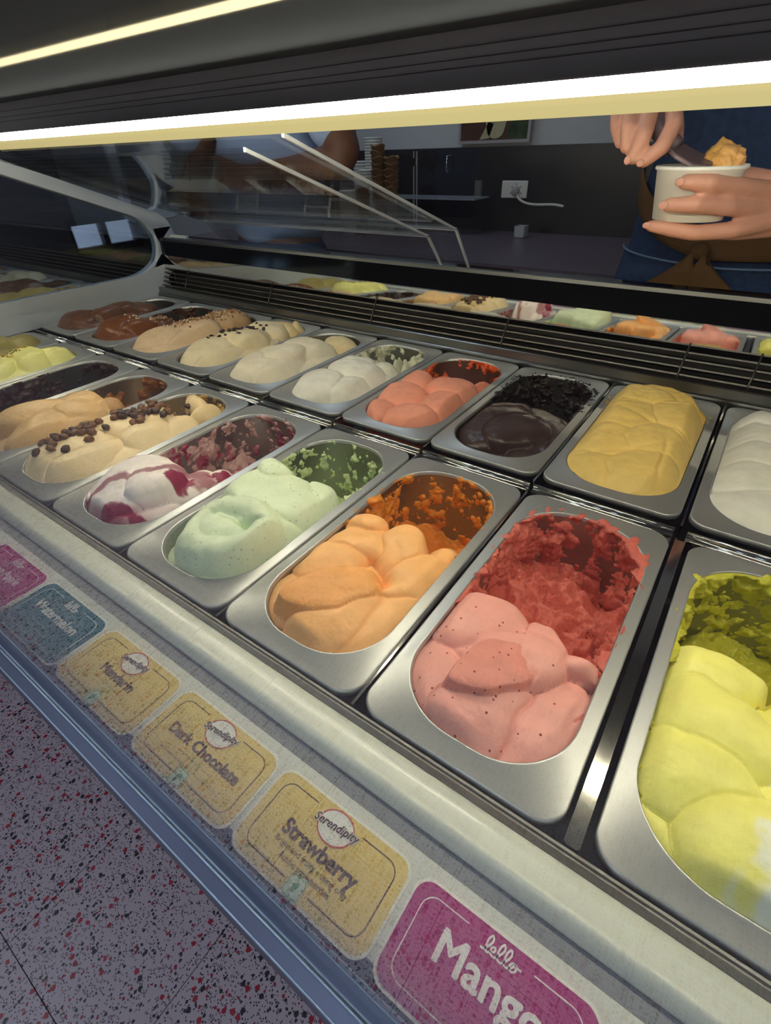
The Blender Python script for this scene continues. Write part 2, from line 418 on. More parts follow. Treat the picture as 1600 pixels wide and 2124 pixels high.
# cross bars between the two rows and support bars between the pans
for k in range(-6, 5):
    xa, xb = k * P + 0.004, (k + 1) * P - 0.002
    if k == 2: xb += 0.003
    if k >= 3: xa += 0.010; xb += 0.018
    xa = max(xa, X0 + .001)
    half = lambda yc, zc, r: [(yc - r * math.cos(t), zc + r * math.sin(t)) for t in np.linspace(0, math.pi, 9)]
    cpart('cross_bar', extrude_x('cross_bar', [(0.3628, -0.022)] + half(0.3658, -0.0050, 0.003) + [(0.3692, -0.0070)] + half(0.3752, -0.0012, 0.0026) + [(0.3778, -0.022)], xa, xb, smooth=True), 'polished_steel')
for k in range(-5, 5):
    x = k * P; w = 0.0012
    if k == 3: x, w = 0.5148, 0.0040
    if k > 3: x += 0.0185
    cpart('support_bar', boxes('support_bar', [(x - w, x + w, 0.0, 0.361, -0.03, -0.0035)]), 'polished_steel')
    if k == 3:
        cpart('bar_edge', boxes('bar_edge', [(x - w - .0012, x - w, 0.0, 0.361, -0.03, -0.0015)]), 'polished_steel')
        cpart('bar_edge', boxes('bar_edge', [(x + w, x + w + .0012, 0.0, 0.361, -0.03, -0.0015)]), 'polished_steel')
        x -= .004
    cpart('support_bar', boxes('support_bar', [(x - .0012, x + .0012, 0.382, 0.748, -0.03, 0.0015)]), 'polished_steel')

# grey end panel with a rounded window
def frame_panel(name, outer, inner_shrink_pts, x, th):
    n = len(outer)
    rings = [[(x - th / 2, y, z) for y, z in inner_shrink_pts], [(x - th / 2, y, z) for y, z in outer], [(x + th / 2, y, z) for y, z in outer], [(x + th / 2, y, z) for y, z in inner_shrink_pts], [(x - th / 2, y, z) for y, z in inner_shrink_pts]]
    me = loft(name, rings, smooth=False); fix(me)
    return me

def resample(pts, n):
    pts = [Vector((y, z, 0)) for y, z in pts]; pts.append(pts[0])
    L = [0]
    for a, b in zip(pts, pts[1:]): L.append(L[-1] + (b - a).length)
    out = []
    for i in range(n):
        s = L[-1] * i / n
        for k in range(len(L) - 1):
            if L[k] <= s <= L[k + 1]:
                f = (s - L[k]) / max(1e-9, L[k + 1] - L[k]); v = pts[k].lerp(pts[k + 1], f); out.append((v.x, v.y)); break
    return out

def round_poly(pts, rs, k=6):
    out = []
    n = len(pts)
    for i in range(n):
        p = Vector(pts[i]); a = Vector(pts[i - 1]); b = Vector(pts[(i + 1) % n]); r = rs[i]
        if r <= 0: out += [tuple(p)] * (k + 1); continue
        da = (a - p).normalized(); db = (b - p).normalized()
        p1 = p + da * r; p2 = p + db * r
        for j in range(k + 1):
            t = j / k
            q = p1 * (1 - t) ** 2 + p * 2 * t * (1 - t) + p2 * t * t
            out.append((q.x, q.y))
    return out
# corners in the same order for both outlines: front low, back low, back up, front up
EO = [(-0.128, 0.048), (0.795, 0.036), (0.870, 0.112), (0.842, 0.208), (0.285, 0.424), (-0.128, 0.424)]
EI = [(-0.100, 0.078), (0.745, 0.066), (0.806, 0.122), (0.785, 0.200), (0.265, 0.400), (-0.100, 0.400)]
outer = round_poly(EO, [0.02, 0.05, 0.03, 0.03, 0.02, 0.01]); inner = round_poly(EI, [0.03, 0.07, 0.06, 0.06, 0.03, 0.03])
o = cpart('end_panel', frame_panel('end_panel', outer, inner, X0 + 0.004, 0.034), 'frame_grey')
rings = [[(X0 + 0.002, y, z) for y, z in inner], [(X0 + 0.006, y, z) for y, z in inner]]
obj('pane', loft('pane', rings, True, True, False), 'side_glass', o)
cpart('end_sill', boxes('end_sill', [(X0 - .013, X0 + .02, -0.125, 0.80, -0.001, 0.046)]), 'frame_grey')
cpart('lid_stop', boxes('lid_stop', [(X0 + .022, X0 + .10, 0.838, 0.848, 0.152, 0.158)]), 'white_plastic')

# clear sliding covers over the server side
def cover(name, label, xa, xb, dy, dz):
    c = thing(name, label, 'acrylic cover', (0, 0, Z0))
    pr = [(0.829 + dy, 0.152 + dz * .2), (0.768 + dy, 0.228 + dz), (0.345 + dy, 0.3725 + dz)]
    th = 0.0045
    off = [(pr[0][0] - th, pr[0][1]), (pr[1][0] - th * .8, pr[1][1] - th * .6), (pr[2][0], pr[2][1] - th)]
    obj('sheet', extrude_x('sheet', pr + off[::-1], xa, xb - 0.004), 'acrylic', c)
    obj('end_edge', extrude_x('end_edge', pr + off[::-1], xb - 0.004, xb), 'acrylic_edge', c)
    obj('fold_edge', tube('fold_edge', [(xa, pr[1][0] - .002, pr[1][1] - .001), (xb, pr[1][0] - .002, pr[1][1] - .001)], 0.0030, 6), 'acrylic_edge', c)
    for x in (xa + .25, xb - .22):
        obj('handle', tube('handle', [(x, pr[1][0] - .10, pr[1][1] + .034), (x, pr[1][0] - .10, pr[1][1] + .05), (x + .06, pr[1][0] - .10, pr[1][1] + .05), (x + .06, pr[1][0] - .10, pr[1][1] + .034)], 0.003, 6), 'acrylic_edge', c)
    return c
cover('acrylic_cover', 'outer clear acrylic cover whose slanted end edge reaches furthest right', -0.72, 0.0, 0.0, 0.0)
cover('acrylic_cover', 'inner clear acrylic cover lying just inside the larger one, ending further left', -0.72, -0.054, -0.012, -0.012)

# ================================================================== metal pans
HW, HL, RC = 0.0705, 0.1600, 0.0600       # opening
def ring3(hw, hl, r, z, n=12): return [(x, y, z) for x, y in rrect(hw, hl, r, n)]
rim_me = loft('rim', [ring3(0.0815, 0.1790, 0.020, -0.0075), ring3(0.0822, 0.1797, 0.020, -0.0070), ring3(0.0825, 0.1800, 0.020, -0.0015), ring3(0.0818, 0.1793, 0.0195, -0.0003), ring3(0.0806, 0.1781, 0.019, 0.0),
                      ring3(HW + .0016, HL + .0016, RC + .001, 0.0), ring3(HW + .0008, HL + .0008, RC + .0006, 0.0005), ring3(HW, HL, RC, -0.0004), ring3(HW - .0008, HL - .0008, RC, -0.004)])
setmat(rim_me, 'pan_steel')
basin_rings = [ring3(HW - .0008, HL - .0008, RC, -0.004)]
for t in np.linspace(0.1, 1, 8): basin_rings.append(ring3(HW - .0008 - .006 * t, HL - .0008 - .008 * t, RC - .004 * t, -0.004 - 0.100 * t))
basin_rings += [ring3(HW - .0095, HL - .011, RC - .008, -0.110), ring3(HW - .016, HL - .018, RC - .014, -0.1135), ring3(HW - .03, HL - .035, RC - .03, -0.1145)]
basin_me = loft('basin', basin_rings, False, True)
setmat(basin_me, 'pan_inner_steel')

def pan_centre(k, row):
    x = (k + 0.5) * P
    if k == 2: x += 0.003
    if k >= 3: x += 0.0185 if row == 1 else 0.008
    return (x, 0.180 if row == 1 else 0.566, Z0 if row == 1 else Z0 + 0.007)

def pan(label, loc, group):
    t = thing('metal_pan', label, 'pan', loc, 0, group)
    obj('rim', rim_me, None, t); obj('basin', basin_me, None, t)
    return t

# ================================================================== gelato
def gel_mat(name, a, b, c=None, rough=0.42, specks=None, bump=0.25, mottle=0.06, sss=0.10):
    """a: smooth colour, b: scraped colour (attribute 'scraped'), c: second ripple colour (attribute 'ripple')"""
    m = bpy.data.materials.new(name); m.use_nodes = True
    nt = m.node_tree; bs = nt.nodes['Principled BSDF']; L = nt.links.new
    bs.inputs['Roughness'].default_value = rough
    bs.inputs['Specular IOR Level'].default_value = 0.35
    if sss:
        bs.inputs['Subsurface Weight'].default_value = sss
        bs.inputs['Subsurface Radius'].default_value = (1.0, 0.7, 0.5); bs.inputs['Subsurface Scale'].default_value = 0.004
    tc = nt.nodes.new('ShaderNodeTexCoord')
    at = nt.nodes.new('ShaderNodeAttribute'); at.attribute_name = 'scraped'
    mx = nt.nodes.new('ShaderNodeMix'); mx.data_type = 'RGBA'
    mx.inputs['A'].default_value = lin(a); mx.inputs['B'].default_value = lin(b)
    L(at.outputs['Fac'], mx.inputs['Factor']); cur = mx.outputs['Result']
    if c is not None:
        a2 = nt.nodes.new('ShaderNodeAttribute'); a2.attribute_name = 'ripple'
        m2 = nt.nodes.new('ShaderNodeMix'); m2.data_type = 'RGBA'; m2.inputs['B'].default_value = lin(c)
        L(a2.outputs['Fac'], m2.inputs['Factor']); L(cur, m2.inputs['A']); cur = m2.outputs['Result']
    if mottle:
        n = nt.nodes.new('ShaderNodeTexNoise'); n.inputs['Scale'].default_value = 45; n.inputs['Detail'].default_value = 5
        L(tc.outputs['Object'], n.inputs['Vector'])
        mr = nt.nodes.new('ShaderNodeMapRange'); mr.inputs[1].default_value = 0.3; mr.inputs[2].default_value = 0.7
        mr.inputs[3].default_value = 1 - mottle; mr.inputs[4].default_value = 1 + mottle
        hs = nt.nodes.new('ShaderNodeHueSaturation'); L(n.outputs['Fac'], mr.inputs[0]); L(mr.outputs[0], hs.inputs['Value']); L(cur, hs.inputs['Color']); cur = hs.outputs[0]
    if specks:
        v = nt.nodes.new('ShaderNodeTexVoronoi'); v.inputs['Scale'].default_value = specks[1]; L(tc.outputs['Object'], v.inputs['Vector'])
        se = nt.nodes.new('ShaderNodeSeparateColor'); L(v.outputs['Color'], se.inputs[0])
        l1 = nt.nodes.new('ShaderNodeMath'); l1.operation = 'LESS_THAN'; l1.inputs[1].default_value = specks[2]; L(v.outputs['Distance'], l1.inputs[0])
        l2 = nt.nodes.new('ShaderNodeMath'); l2.operation = 'LESS_THAN'; l2.inputs[1].default_value = specks[3]; L(se.outputs[0], l2.inputs[0])
        mu = nt.nodes.new('ShaderNodeMath'); mu.operation = 'MULTIPLY'; L(l1.outputs[0], mu.inputs[0]); L(l2.outputs[0], mu.inputs[1])
        m3 = nt.nodes.new('ShaderNodeMix'); m3.data_type = 'RGBA'; m3.inputs['B'].default_value = lin(specks[0]); L(mu.outputs[0], m3.inputs['Factor']); L(cur, m3.inputs['A']); cur = m3.outputs['Result']
    L(cur, bs.inputs['Base Color'])
    n1 = nt.nodes.new('ShaderNodeTexNoise'); n1.inputs['Scale'].default_value = 260; n1.inputs['Detail'].default_value = 4; L(tc.outputs['Object'], n1.inputs['Vector'])
    ms = nt.nodes.new('ShaderNodeMath'); ms.operation = 'MULTIPLY_ADD'; ms.inputs[1].default_value = 0.9; ms.inputs[2].default_value = bump; L(at.outputs['Fac'], ms.inputs[0])
    bp = nt.nodes.new('ShaderNodeBump'); bp.inputs['Distance'].default_value = 0.0012; L(n1.outputs['Fac'], bp.inputs['Height']); L(ms.outputs[0], bp.inputs['Strength'])
    L(bp.outputs['Normal'], bs.inputs['Normal'])
    MATS[name] = m
    return m

def half_width(y):
    d = np.clip(np.abs(y) - (HL - RC), 0, RC)
    return HW - RC + np.sqrt(np.maximum(RC * RC - d * d, 0))

def skin(name, seed, thr, amp, ymin, freq=38, tmax=0.012, flange=0.0, soft=0.06, rip=0.0, zmin=-0.112):
    """left-over gelato clinging to the walls of the basin (and crumbs on the rim)"""
    N = 280; base = rrect(HW - .0008, HL - .0008, RC, 24)
    pts = np.array([(p[0], p[1]) for p in resample(base, N)])
    nrm = np.roll(pts, -1, 0) - np.roll(pts, 1, 0); nrm = np.stack([-nrm[:, 1], nrm[:, 0]], 1); nrm /= np.linalg.norm(nrm, axis=1)[:, None]   # inward
    rows = []
    nf = 7 if flange else 0
    for j in range(nf):
        t = 1 - j / nf
        xy = pts - nrm * (0.0125 * t)
        n = fbm(xy[:, 0] * freq * 2.6, xy[:, 1] * freq * 2.6, 3.1, seed + 5, 5, 0.7)
        d = (n - flange - 0.35 * t) * 0.012
        d = d - 0.02 * smooth01((ymin + 0.02 - xy[:, 1]) / soft)
        rows.append(np.column_stack([xy, np.clip(d, -0.002, 0.003)]))
    nz = 60
    for j in range(nz):
        t = j / (nz - 1)
        z = -0.001 + (zmin + 0.001) * t
        xy = pts + nrm * (0.006 * t)
        n = fbm(xy[:, 0] * freq, xy[:, 1] * freq, z * freq * 0.8, seed, 6, 0.66)
        d = (n - thr) * amp + np.clip(n - thr, 0, .2) * .02 * fbm(xy[:, 0] * 240, xy[:, 1] * 240, z * 240, seed + 3, 2)
        if t < 0.08: d = d - (0.08 - t) * 0.05 * (0 if flange else 1)
        d = np.clip(d, -0.003, tmax)
        d = d - 0.03 * smooth01((ymin - xy[:, 1]) / soft)
        d = np.clip(d, -0.004, tmax)
        q = xy + nrm * d[:, None]
        rows.append(np.column_stack([q, np.full(N, z) + 0.25 * np.maximum(d, 0)]))
    V = np.concatenate(rows); fs = []
    for j in range(len(rows) - 1):
        for i in range(N):
            k = (i + 1) % N
            fs.append((j * N + i, j * N + k, (j + 1) * N + k, (j + 1) * N + i))
    me = mesh(name, V, fs, True)
    a = me.attributes.new('scraped', 'FLOAT', 'POINT'); a.data.foreach_set('value', [1.0] * len(V))
    n = fbm(V[:, 0] * 45, V[:, 1] * 45, V[:, 2] * 45, seed + 9, 3)
    a = me.attributes.new('ripple', 'FLOAT', 'POINT'); a.data.foreach_set('value', np.clip((n * 3 + 0.0) * rip, 0, 1).astype(np.float32))
    return me

def lobes_height(x, y, lobes):
    z = np.full(x.shape, -9.0); rg = np.zeros(x.shape); idx = np.zeros(x.shape, int); hs = []; K = 0.0004
    for n, l in enumerate(lobes):
        cx, cy, a, b, rot, zt, drop = l[:7]
        tx, ty, pw, r_ = (list(l[7:]) + [0.16 * math.cos(2.4 * n + cx * 90), 0.14 * math.sin(1.9 * n + cy * 70), 3.6, 0][len(l) - 7:])
        if pw == 2: pw = 3.2
        c, s = math.cos(math.radians(rot)), math.sin(math.radians(rot))
        dx, dy = x - cx, y - cy
        u = (c * dx + s * dy) / a; v = (-s * dx + c * dy) / b
        r = np.sqrt(u * u + v * v) + 1e-9
        h = zt + tx * dx + ty * dy - drop * (0.40 * np.minimum(r, 1.0) ** 2 + 0.30 * np.minimum(r, 1.0) ** (pw * 2)) - np.maximum(r - 1.0, 0) * (0.085 + drop) * 1.7
        # faint spatula streaks along the long axis
        h = h + 0.0005 * np.sin(u * 9 + 3 * np.sin(v * 2 + n)) * np.exp(-r * r)
        up = h > z
        hs.append(h)
        z = np.where(up, h, z); rg = np.where(up, r_, rg); idx = np.where(up, n, idx)
    st = np.sort(np.stack(hs), 0); d2 = st[-1] - st[-2] if len(hs) > 1 else 1.0 + 0 * z
    z = z - 0.0024 * np.exp(-(d2 / 0.0013) ** 2)
    return z, rg, idx

GEL = []
def gelato(label, k, row, lobes, material, seed, zedge=-0.008, rough_z=-0.085, rough_amp=0.03, rough_freq=30, res=(81, 181), skins=(), ripple=None, ring=None, wob=0.0006, loc=None, group=None, carve=(), warp=0.010, heap=None):
    if heap is None: heap = 0.74 if zedge > -0.0045 else 0.9
    nx, ny = res
    v = np.linspace(-1, 1, ny); yy = HL * 0.999 * np.sin(v * math.pi / 2) * 0.35 + HL * 0.999 * v * 0.65
    s = np.linspace(-1, 1, nx)
    S, Y = np.meshgrid(s, yy); W = half_width(Y) - 0.0009
    X = S * W
    wx = X + warp * fbm(X * 17, Y * 17, seed, seed + 3, 2) + 0.002 * vnoise(X * 60, Y * 60, seed, seed + 5)
    wy = Y + warp * fbm(X * 17, Y * 17, seed + 7.7, seed + 4, 2) + 0.002 * vnoise(X * 60, Y * 60, seed + 3.3, seed + 6)
    Z, RG, IDX = lobes_height(wx, wy, lobes)
    if ring:
        for (cx, cy, ra, rb, w, zt, drop, rot) in ring:
            c, s_ = math.cos(math.radians(rot)), math.sin(math.radians(rot))
            dx, dy = wx - cx, wy - cy; u = (c * dx + s_ * dy) / ra; vv = (-s_ * dx + c * dy) / rb
            r = np.sqrt(u * u + vv * vv); ang = np.arctan2(vv, u)
            dist = np.abs(r - 1) * (ra + rb) / 2 / w
            h = zt + 0.006 * np.sin(ang + 0.6) - drop * np.minimum(dist, 1) ** 2.2 - np.maximum(dist - 1, 0) * 0.12
            Z = np.where(h > Z, h, Z)
    Z = Z + wob * 2 * fbm(X * 55, Y * 55, 1.3, seed + 11, 3) + 0.0003 * fbm(X * 220, Y * 220, 0.3, seed + 12, 2)
    for (cx, cy, a, b, rot, depth) in carve:
        c, s_ = math.cos(math.radians(rot)), math.sin(math.radians(rot))
        u = (c * (wx - cx) + s_ * (wy - cy)) / a; vv = (-s_ * (wx - cx) + c * (wy - cy)) / b
        Z = Z - depth * np.exp(-(u * u + vv * vv) * 1.5)
    # scraped, icy gelato where the server has dug
    n = fbm(X * rough_freq, Y * rough_freq, 0.7, seed + 21, 4, 0.40)
    R = rough_z + rough_amp * (1.6 * n + 0.22 * np.abs(fbm(X * 80, Y * 80, 2.2, seed + 22, 3, 0.5)))
    # thicker against the walls
    E_ = np.minimum((1 - np.abs(S)) * W, HL - np.abs(Y))
    R = R + rough_amp * 0.5 * np.exp(-E_ / 0.012)
    sc = np.where(R > Z, 1.0, RG)
    Z = np.maximum(Z, R)
    sc = np.clip(sc, 0, 1)
    grain = sc * 0.0010 * fbm(X * 420, Y * 420, 5.5, seed + 31, 2)
    Z = Z + grain
    ed = smooth01(E_ / (0.027 if zedge > -0.0045 else 0.014))
    top = zedge + 0.0015 * fbm(X * 60, Y * 60, 0.2, seed + 41, 2)
    Z = np.where(Z > top, top + (Z - top) * np.sqrt(ed), Z)
    Z = np.where(Z > 0, Z * heap, Z)
    Zc = np.maximum(Z, -0.1135)
    out = 1 + 0.05 * smooth01(Zc / 0.02) * smooth01((0.012 - E_) / 0.012)
    V = np.stack([X * out, Y, Z], -1).reshape(-1, 3)
    me = bpy.data.meshes.new('mass')
    ii = np.arange(nx * ny).reshape(ny, nx)
    q = np.stack([ii[:-1, :-1], ii[:-1, 1:], ii[1:, 1:], ii[1:, :-1]], -1).reshape(-1, 4)
    me.vertices.add(len(V)); me.vertices.foreach_set('co', V.astype(np.float32).ravel())
    me.loops.add(q.size); me.loops.foreach_set('vertex_index', q.astype(np.int32).ravel())
    me.polygons.add(len(q)); me.polygons.foreach_set('loop_start', np.arange(0, q.size, 4, dtype=np.int32))
    me.polygons.foreach_set('use_smooth', np.ones(len(q), bool))
    me.update(calc_edges=True)
    a = me.attributes.new('scraped', 'FLOAT', 'POINT'); a.data.foreach_set('value', sc.ravel().astype(np.float32))
    if ripple is not None:
        rp = np.clip(ripple(X, Y, Z, sc, seed), 0, 1)
        a = me.attributes.new('ripple', 'FLOAT', 'POINT'); a.data.foreach_set('value', rp.ravel().astype(np.float32))
    loc = loc or pan_centre(k, row)
    t = thing('gelato', label, 'gelato', loc, 0, group)
    obj('mass', me, material, t)
    for n_, sk in enumerate(skins):
        obj('residue', skin('residue', seed + 50 + n_, **sk), material, t)
    GEL.append((t, X, Y, Z))
    return t, X, Y, Z

def height_at(g, x, y):
    t, X, Y, Z = g
    i = np.argmin((X - x) ** 2 + (Y - y) ** 2)
    return float(Z.ravel()[i])

HI = (121, 261)
gel_mat('g_strawberry', (236, 166, 154), (206, 104, 90), specks=((150, 60, 60), 150, 0.16, 0.30))
gel_mat('g_mandarin', (250, 188, 122), (228, 142, 46))
gel_mat('g_lime', (244, 238, 132), (196, 192, 60), c=(242, 244, 224))
gel_mat('g_mint', (222, 236, 204), (208, 224, 170), specks=((170, 192, 160), 190, 0.2, 0.25))
gel_mat('g_berry', (250, 238, 234), (196, 160, 156), c=(142, 34, 70))
gel_mat('g_raisin', (238, 214, 170), (214, 176, 112))
gel_mat('g_caramel', (222, 184, 132), (146, 92, 40))
gel_mat('g_choc_scrap', (96, 62, 52), (66, 42, 38), rough=0.3)
gel_mat('g_pistachio', (222, 220, 140), (180, 170, 90))
gel_mat('g_nut', (150, 138, 84), (110, 96, 60))
gel_mat('g_white', (240, 238, 228), (222, 216, 200))
gel_mat('g_white_cream', (242, 232, 210), (226, 204, 150))
gel_mat('g_coconut', (246, 244, 234), (214, 214, 190), bump=0.6)
gel_mat('g_coral', (250, 166, 140), (234, 106, 62))
gel_mat('g_dark', (66, 50, 48), (34, 26, 27), rough=0.3)
gel_mat('g_mango', (242, 208, 122), (232, 184, 74))
gel_mat('g_chip', (236, 220, 184), (218, 190, 130))
gel_mat('g_crumble', (228, 198, 160), (190, 150, 104))
gel_mat('g_choc', (122, 72, 42), (80, 46, 32), rough=0.3)
gel_mat('g_brown', (106, 70, 52), (74, 48, 38), rough=0.32)

# --- front row, from the near end to the far end
pan('empty-backed steel pan of lime green gelato at the right edge', pan_centre(3, 1), 'front row pans')
def lime_ripple(X, Y, Z, sc, seed):
    n = fbm(X * 22, Y * 22, 4.4, 91, 4, 0.55)
    return (1 - sc) * smooth01((n + (X - 0.012) * 14 - 0.02) * 4) * smooth01((0.02 - Y) / 0.03)
gelato('lime green gelato heaped in rounded folds with pale streaks, at the right edge', 3, 1, [
    (0.0, -0.09, .085, .085, 0, -.004, .012), (-.050, .000, .050, .030, 8, .010, .022, 0, .10), (-.030, -.045, .058, .034, -12, .014, .024, .0, .12), (-.040, -.095, .050, .036, -6, .012, .024, .05, .14),
    (.010, -.125, .050, .040, 18, .020, .026, -.05, .10), (.052, -.080, .034, .050, 0, .012, .022), (.040, -.020, .040, .034, 20, .016, .022), (-.052, -.140, .034, .03, 0, -.004, .02), (.035, .012, .03, .016, 0, -.01, .02, 0, 0, 2, .5)],
    'g_lime', 3, rough_z=-0.098, rough_amp=0.020, res=HI, ripple=lime_ripple,
    skins=[dict(thr=0.02, amp=.022, ymin=.015, freq=34, flange=.18), dict(thr=0.0, amp=.012, ymin=-.15, freq=60, tmax=.003)])

pan('steel pan of pink strawberry gelato behind the Strawberry and Mango cards', pan_centre(2, 1), 'front row pans')
gelato('pink strawberry gelato with a grainy sliced face and red scraped hollow behind', 2, 1, [
    (-.005, -.100, .088, .082, 0, -.006, .014, 0, 0, 2.5), (-.030, -.052, .056, .040, -14, .013, .024, -.06, -.05, 4), (-.048, -.118, .038, .058, -8, .005, .024, .22, 0, 4), (.050, -.112, .040, .062, 6, .001, .020, 0, 0, 4),
    (.006, -.122, .040, .058, -20, .011, .026, -.26, .02, 4.5), (-.004, -.072, .050, .034, 28, .015, .022, .05, .1, 4), (.046, -.046, .040, .013, 22, .009, .026, 0, 0, 3), (.018, -.036, .022, .018, 0, .010, .026, 0, 0, 3),
    (-.001, -.090, .0225, .047, -30, .0200, .005, -.22, -.06, 9, .42), (-.020, -.151, .018, .012, 24, .005, .014, 0, 0, 2, 1.0), (.068, -.094, .008, .02, 0, -.002, .01, 0, 0, 2, .8)],
    'g_strawberry', 11, rough_z=-0.072, rough_amp=0.034, rough_freq=22, res=HI, zedge=-.006, carve=((.035, -.020, .014, .012, 0, .03),),
    skins=[dict(thr=-0.12, amp=.024, ymin=-.02, freq=30, flange=.02), dict(thr=0.06, amp=.02, ymin=-.03, freq=70, tmax=.005)])

pan('steel pan of orange mandarin gelato between the mint and strawberry pans', pan_centre(1, 1), 'front row pans')
gelato('orange mandarin gelato in petal folds around a dimple, scraped behind', 1, 1, [
    (-.005, -.085, .086, .092, 0, -.006, .014, 0, 0, 2.5), (-.046, -.120, .038, .060, -12, .005, .024, .12, 0, 4), (.050, -.092, .032, .066, -6, .004, .022, 0, 0, 4), (-.044, -.062, .040, .038, -26, .013, .024, .10, .10, 4), (-.034, -.014, .042, .034, 18, .013, .024, .05, -.20, 4),
    (.052, -.030, .028, .050, -12, .011, .024, -.25, 0, 4), (.012, -.008, .032, .042, 16, .015, .024, 0, .22, 4), (.022, -.122, .036, .058, -22, .013, .026, -.28, .02, 4.5), (-.046, .012, .024, .014, 20, .016, .02, 0, 0, 3),
    (-.004, -.100, .0225, .052, -38, .0225, .006, -.22, -.04, 9, .38), (.004, -.152, .014, .018, 20, .004, .014, 0, 0, 2, 1.0), (.056, .022, .020, .020, 0, -.004, .02, 0, 0, 3)],
    'g_mandarin', 23, rough_z=-0.092, rough_amp=0.022, rough_freq=26, res=HI, zedge=-.006, carve=((.030, -.058, .012, .010, 0, .014),),
    skins=[dict(thr=0.10, amp=.026, ymin=.010, freq=32, flange=.20), dict(thr=0.10, amp=.016, ymin=.02, freq=66, tmax=.004)])

pan('steel pan of pale green mint gelato between berry ripple and mandarin', pan_centre(0, 1), 'front row pans')
gelato('pale mint green gelato with a thick coiled loop at the front', 0, 1, [
    (0, -.095, .080, .080, 0, -.004, .012), (-.002, -.016, .072, .050, 8, .030, .030, 0, -.05), (-.034, .018, .038, .024, -20, .030, .026), (.040, .012, .034, .036, 10, .018, .026), (.010, -.060, .060, .05, 0, .024, .026), (.004, -.100, .034, .026, 0, .029, .02, 0, 0, 3)],
    'g_mint', 37, rough_z=-0.098, rough_amp=0.016, rough_freq=44, res=HI, ring=[(.012, -.096, .040, .036, .022, .034, .022, -20)], carve=((.026, -.082, .017, .0045, 24, .016), (-.004, -.088, .022, .003, 10, .004)),
    skins=[dict(thr=0.14, amp=.030, ymin=.035, freq=40, flange=.22, tmax=.010), dict(thr=.12, amp=.02, ymin=.03, freq=90, tmax=.006)])

pan('steel pan of berry ripple gelato, mostly scraped out at the back', pan_centre(-1, 1), 'front row pans')
def berry_ripple(X, Y, Z, sc, seed):
    n = fbm(X * 14, Y * 10, 1.4, 55, 3)
    band = np.sin((X * 0.75 - Y * 0.55) * 120 + 5 * n + 1.2) + .5 * fbm(X * 90, Y * 90, 3.3, 59, 3)
    low = smooth01((0.018 - Z) / 0.012) * smooth01((-0.07 - Y) / 0.03)
    n2 = fbm(X * 60, Y * 60, 2.2, 57, 4, 0.6)
    spots = smooth01((0.015 + .016 * n2 - np.hypot(X - .046, Y + .066)) / .004) + smooth01((0.013 + .016 * n2 - np.hypot(X - .056, Y + .014)) / .004)
    return np.clip(smooth01((band - 0.45) * 2.4) * 0.8 + low * (0.6 + n) + spots, 0, 1) * (1 - 0.35 * sc)
gelato('white gelato rippled with dark berry sauce, a heap left at the front', -1, 1, [
    (0, -.11, .074, .056, 0, -.002, .012), (-.006, -.100, .058, .060, -14, .034, .034), (.010, -.082, .048, .044, -30, .038, .03, .15), (-.03, -.130, .036, .036, 0, .016, .02), (.042, -.050, .030, .052, 8, .010, .022), (.056, -.014, .018, .026, 0, .004, .02)],
    'g_berry', 41, rough_z=-0.085, rough_amp=0.03, rough_freq=34, ripple=berry_ripple, res=HI,
    skins=[dict(thr=.02, amp=.020, ymin=-.04, freq=36, flange=.25, rip=1), dict(thr=0.05, amp=.014, ymin=-.04, freq=80, tmax=.005, rip=1)])

pan('steel pan of cream gelato topped with raisins', pan_centre(-2, 1), 'front row pans')
rg = gelato('cream gelato heaped high and strewn with dark raisins', -2, 1, [
    (0, -.05, .080, .115, 0, .006, .016), (.008, -.100, .056, .064, 12, .034, .034), (.034, -.085, .036, .070, 8, .030, .034), (-.040, -.085, .034, .075, 0, .026, .028), (-.022, -.020, .046, .060, -12, .036, .032), (.036, .000, .036, .046, 16, .030, .032), (-.010, .040, .044, .030, 0, .034, .03), (.044, .056, .030, .030, 0, .018, .026),
    (.016, .112, .040, .018, -20, .026, .045, 0, .3, 2, .25), (.048, .104, .016, .030, 0, .022, .04, 0, 0, 2, .2)],
    'g_raisin', 53, rough_z=-0.08, rough_amp=.03, zedge=-.004, res=HI, skins=[dict(thr=.05, amp=.02, ymin=.06, freq=40)])
mat('raisin', (122, 84, 54), 0.4, bump=1.0, bscale=300)
mat('raisin_dark', (72, 50, 40), 0.4, bump=1.0, bscale=300)
def raisin_mesh(seed):
    rnd = np.random.RandomState(seed); vs = []; fs = []; n, mN = 10, 7
    rings = []
    for j in range(mN):
        a = math.pi * (j + 0.35) / (mN - 0.3)
        rings.append([(0.0078 * math.sin(a) * math.cos(2 * math.pi * i / n) * (1 + .18 * rnd.randn()), 0.0058 * math.sin(a) * math.sin(2 * math.pi * i / n) * (1 + .18 * rnd.randn()), 0.0046 * math.cos(a)) for i in range(n)])
    me = loft('raisin', rings, True, True); fix(me); return me
rms = [raisin_mesh(i) for i in range(3)]
for i, me in enumerate(rms): setmat(me, 'raisin' if i < 2 else 'raisin_dark')
rr = random.Random(4)
placed = []
for i in range(400):
    t = rr.random()
    x = -.034 + .040 * t + rr.gauss(0, .016); y = -.115 + .20 * t + rr.gauss(0, .014)
    if abs(x) > .055: continue
    if any((x - a) ** 2 + (y - b) ** 2 < .0080 ** 2 for a, b in placed): continue
    placed.append((x, y))
    if len(placed) > 66: break
for x, y in placed:
    obj('raisin', rms[rr.randrange(3)], None, rg[0], (x, y, height_at(rg, x, y) + .0030), (rr.uniform(-.5, .5), rr.uniform(-.5, .5), rr.uniform(0, 6.3)))

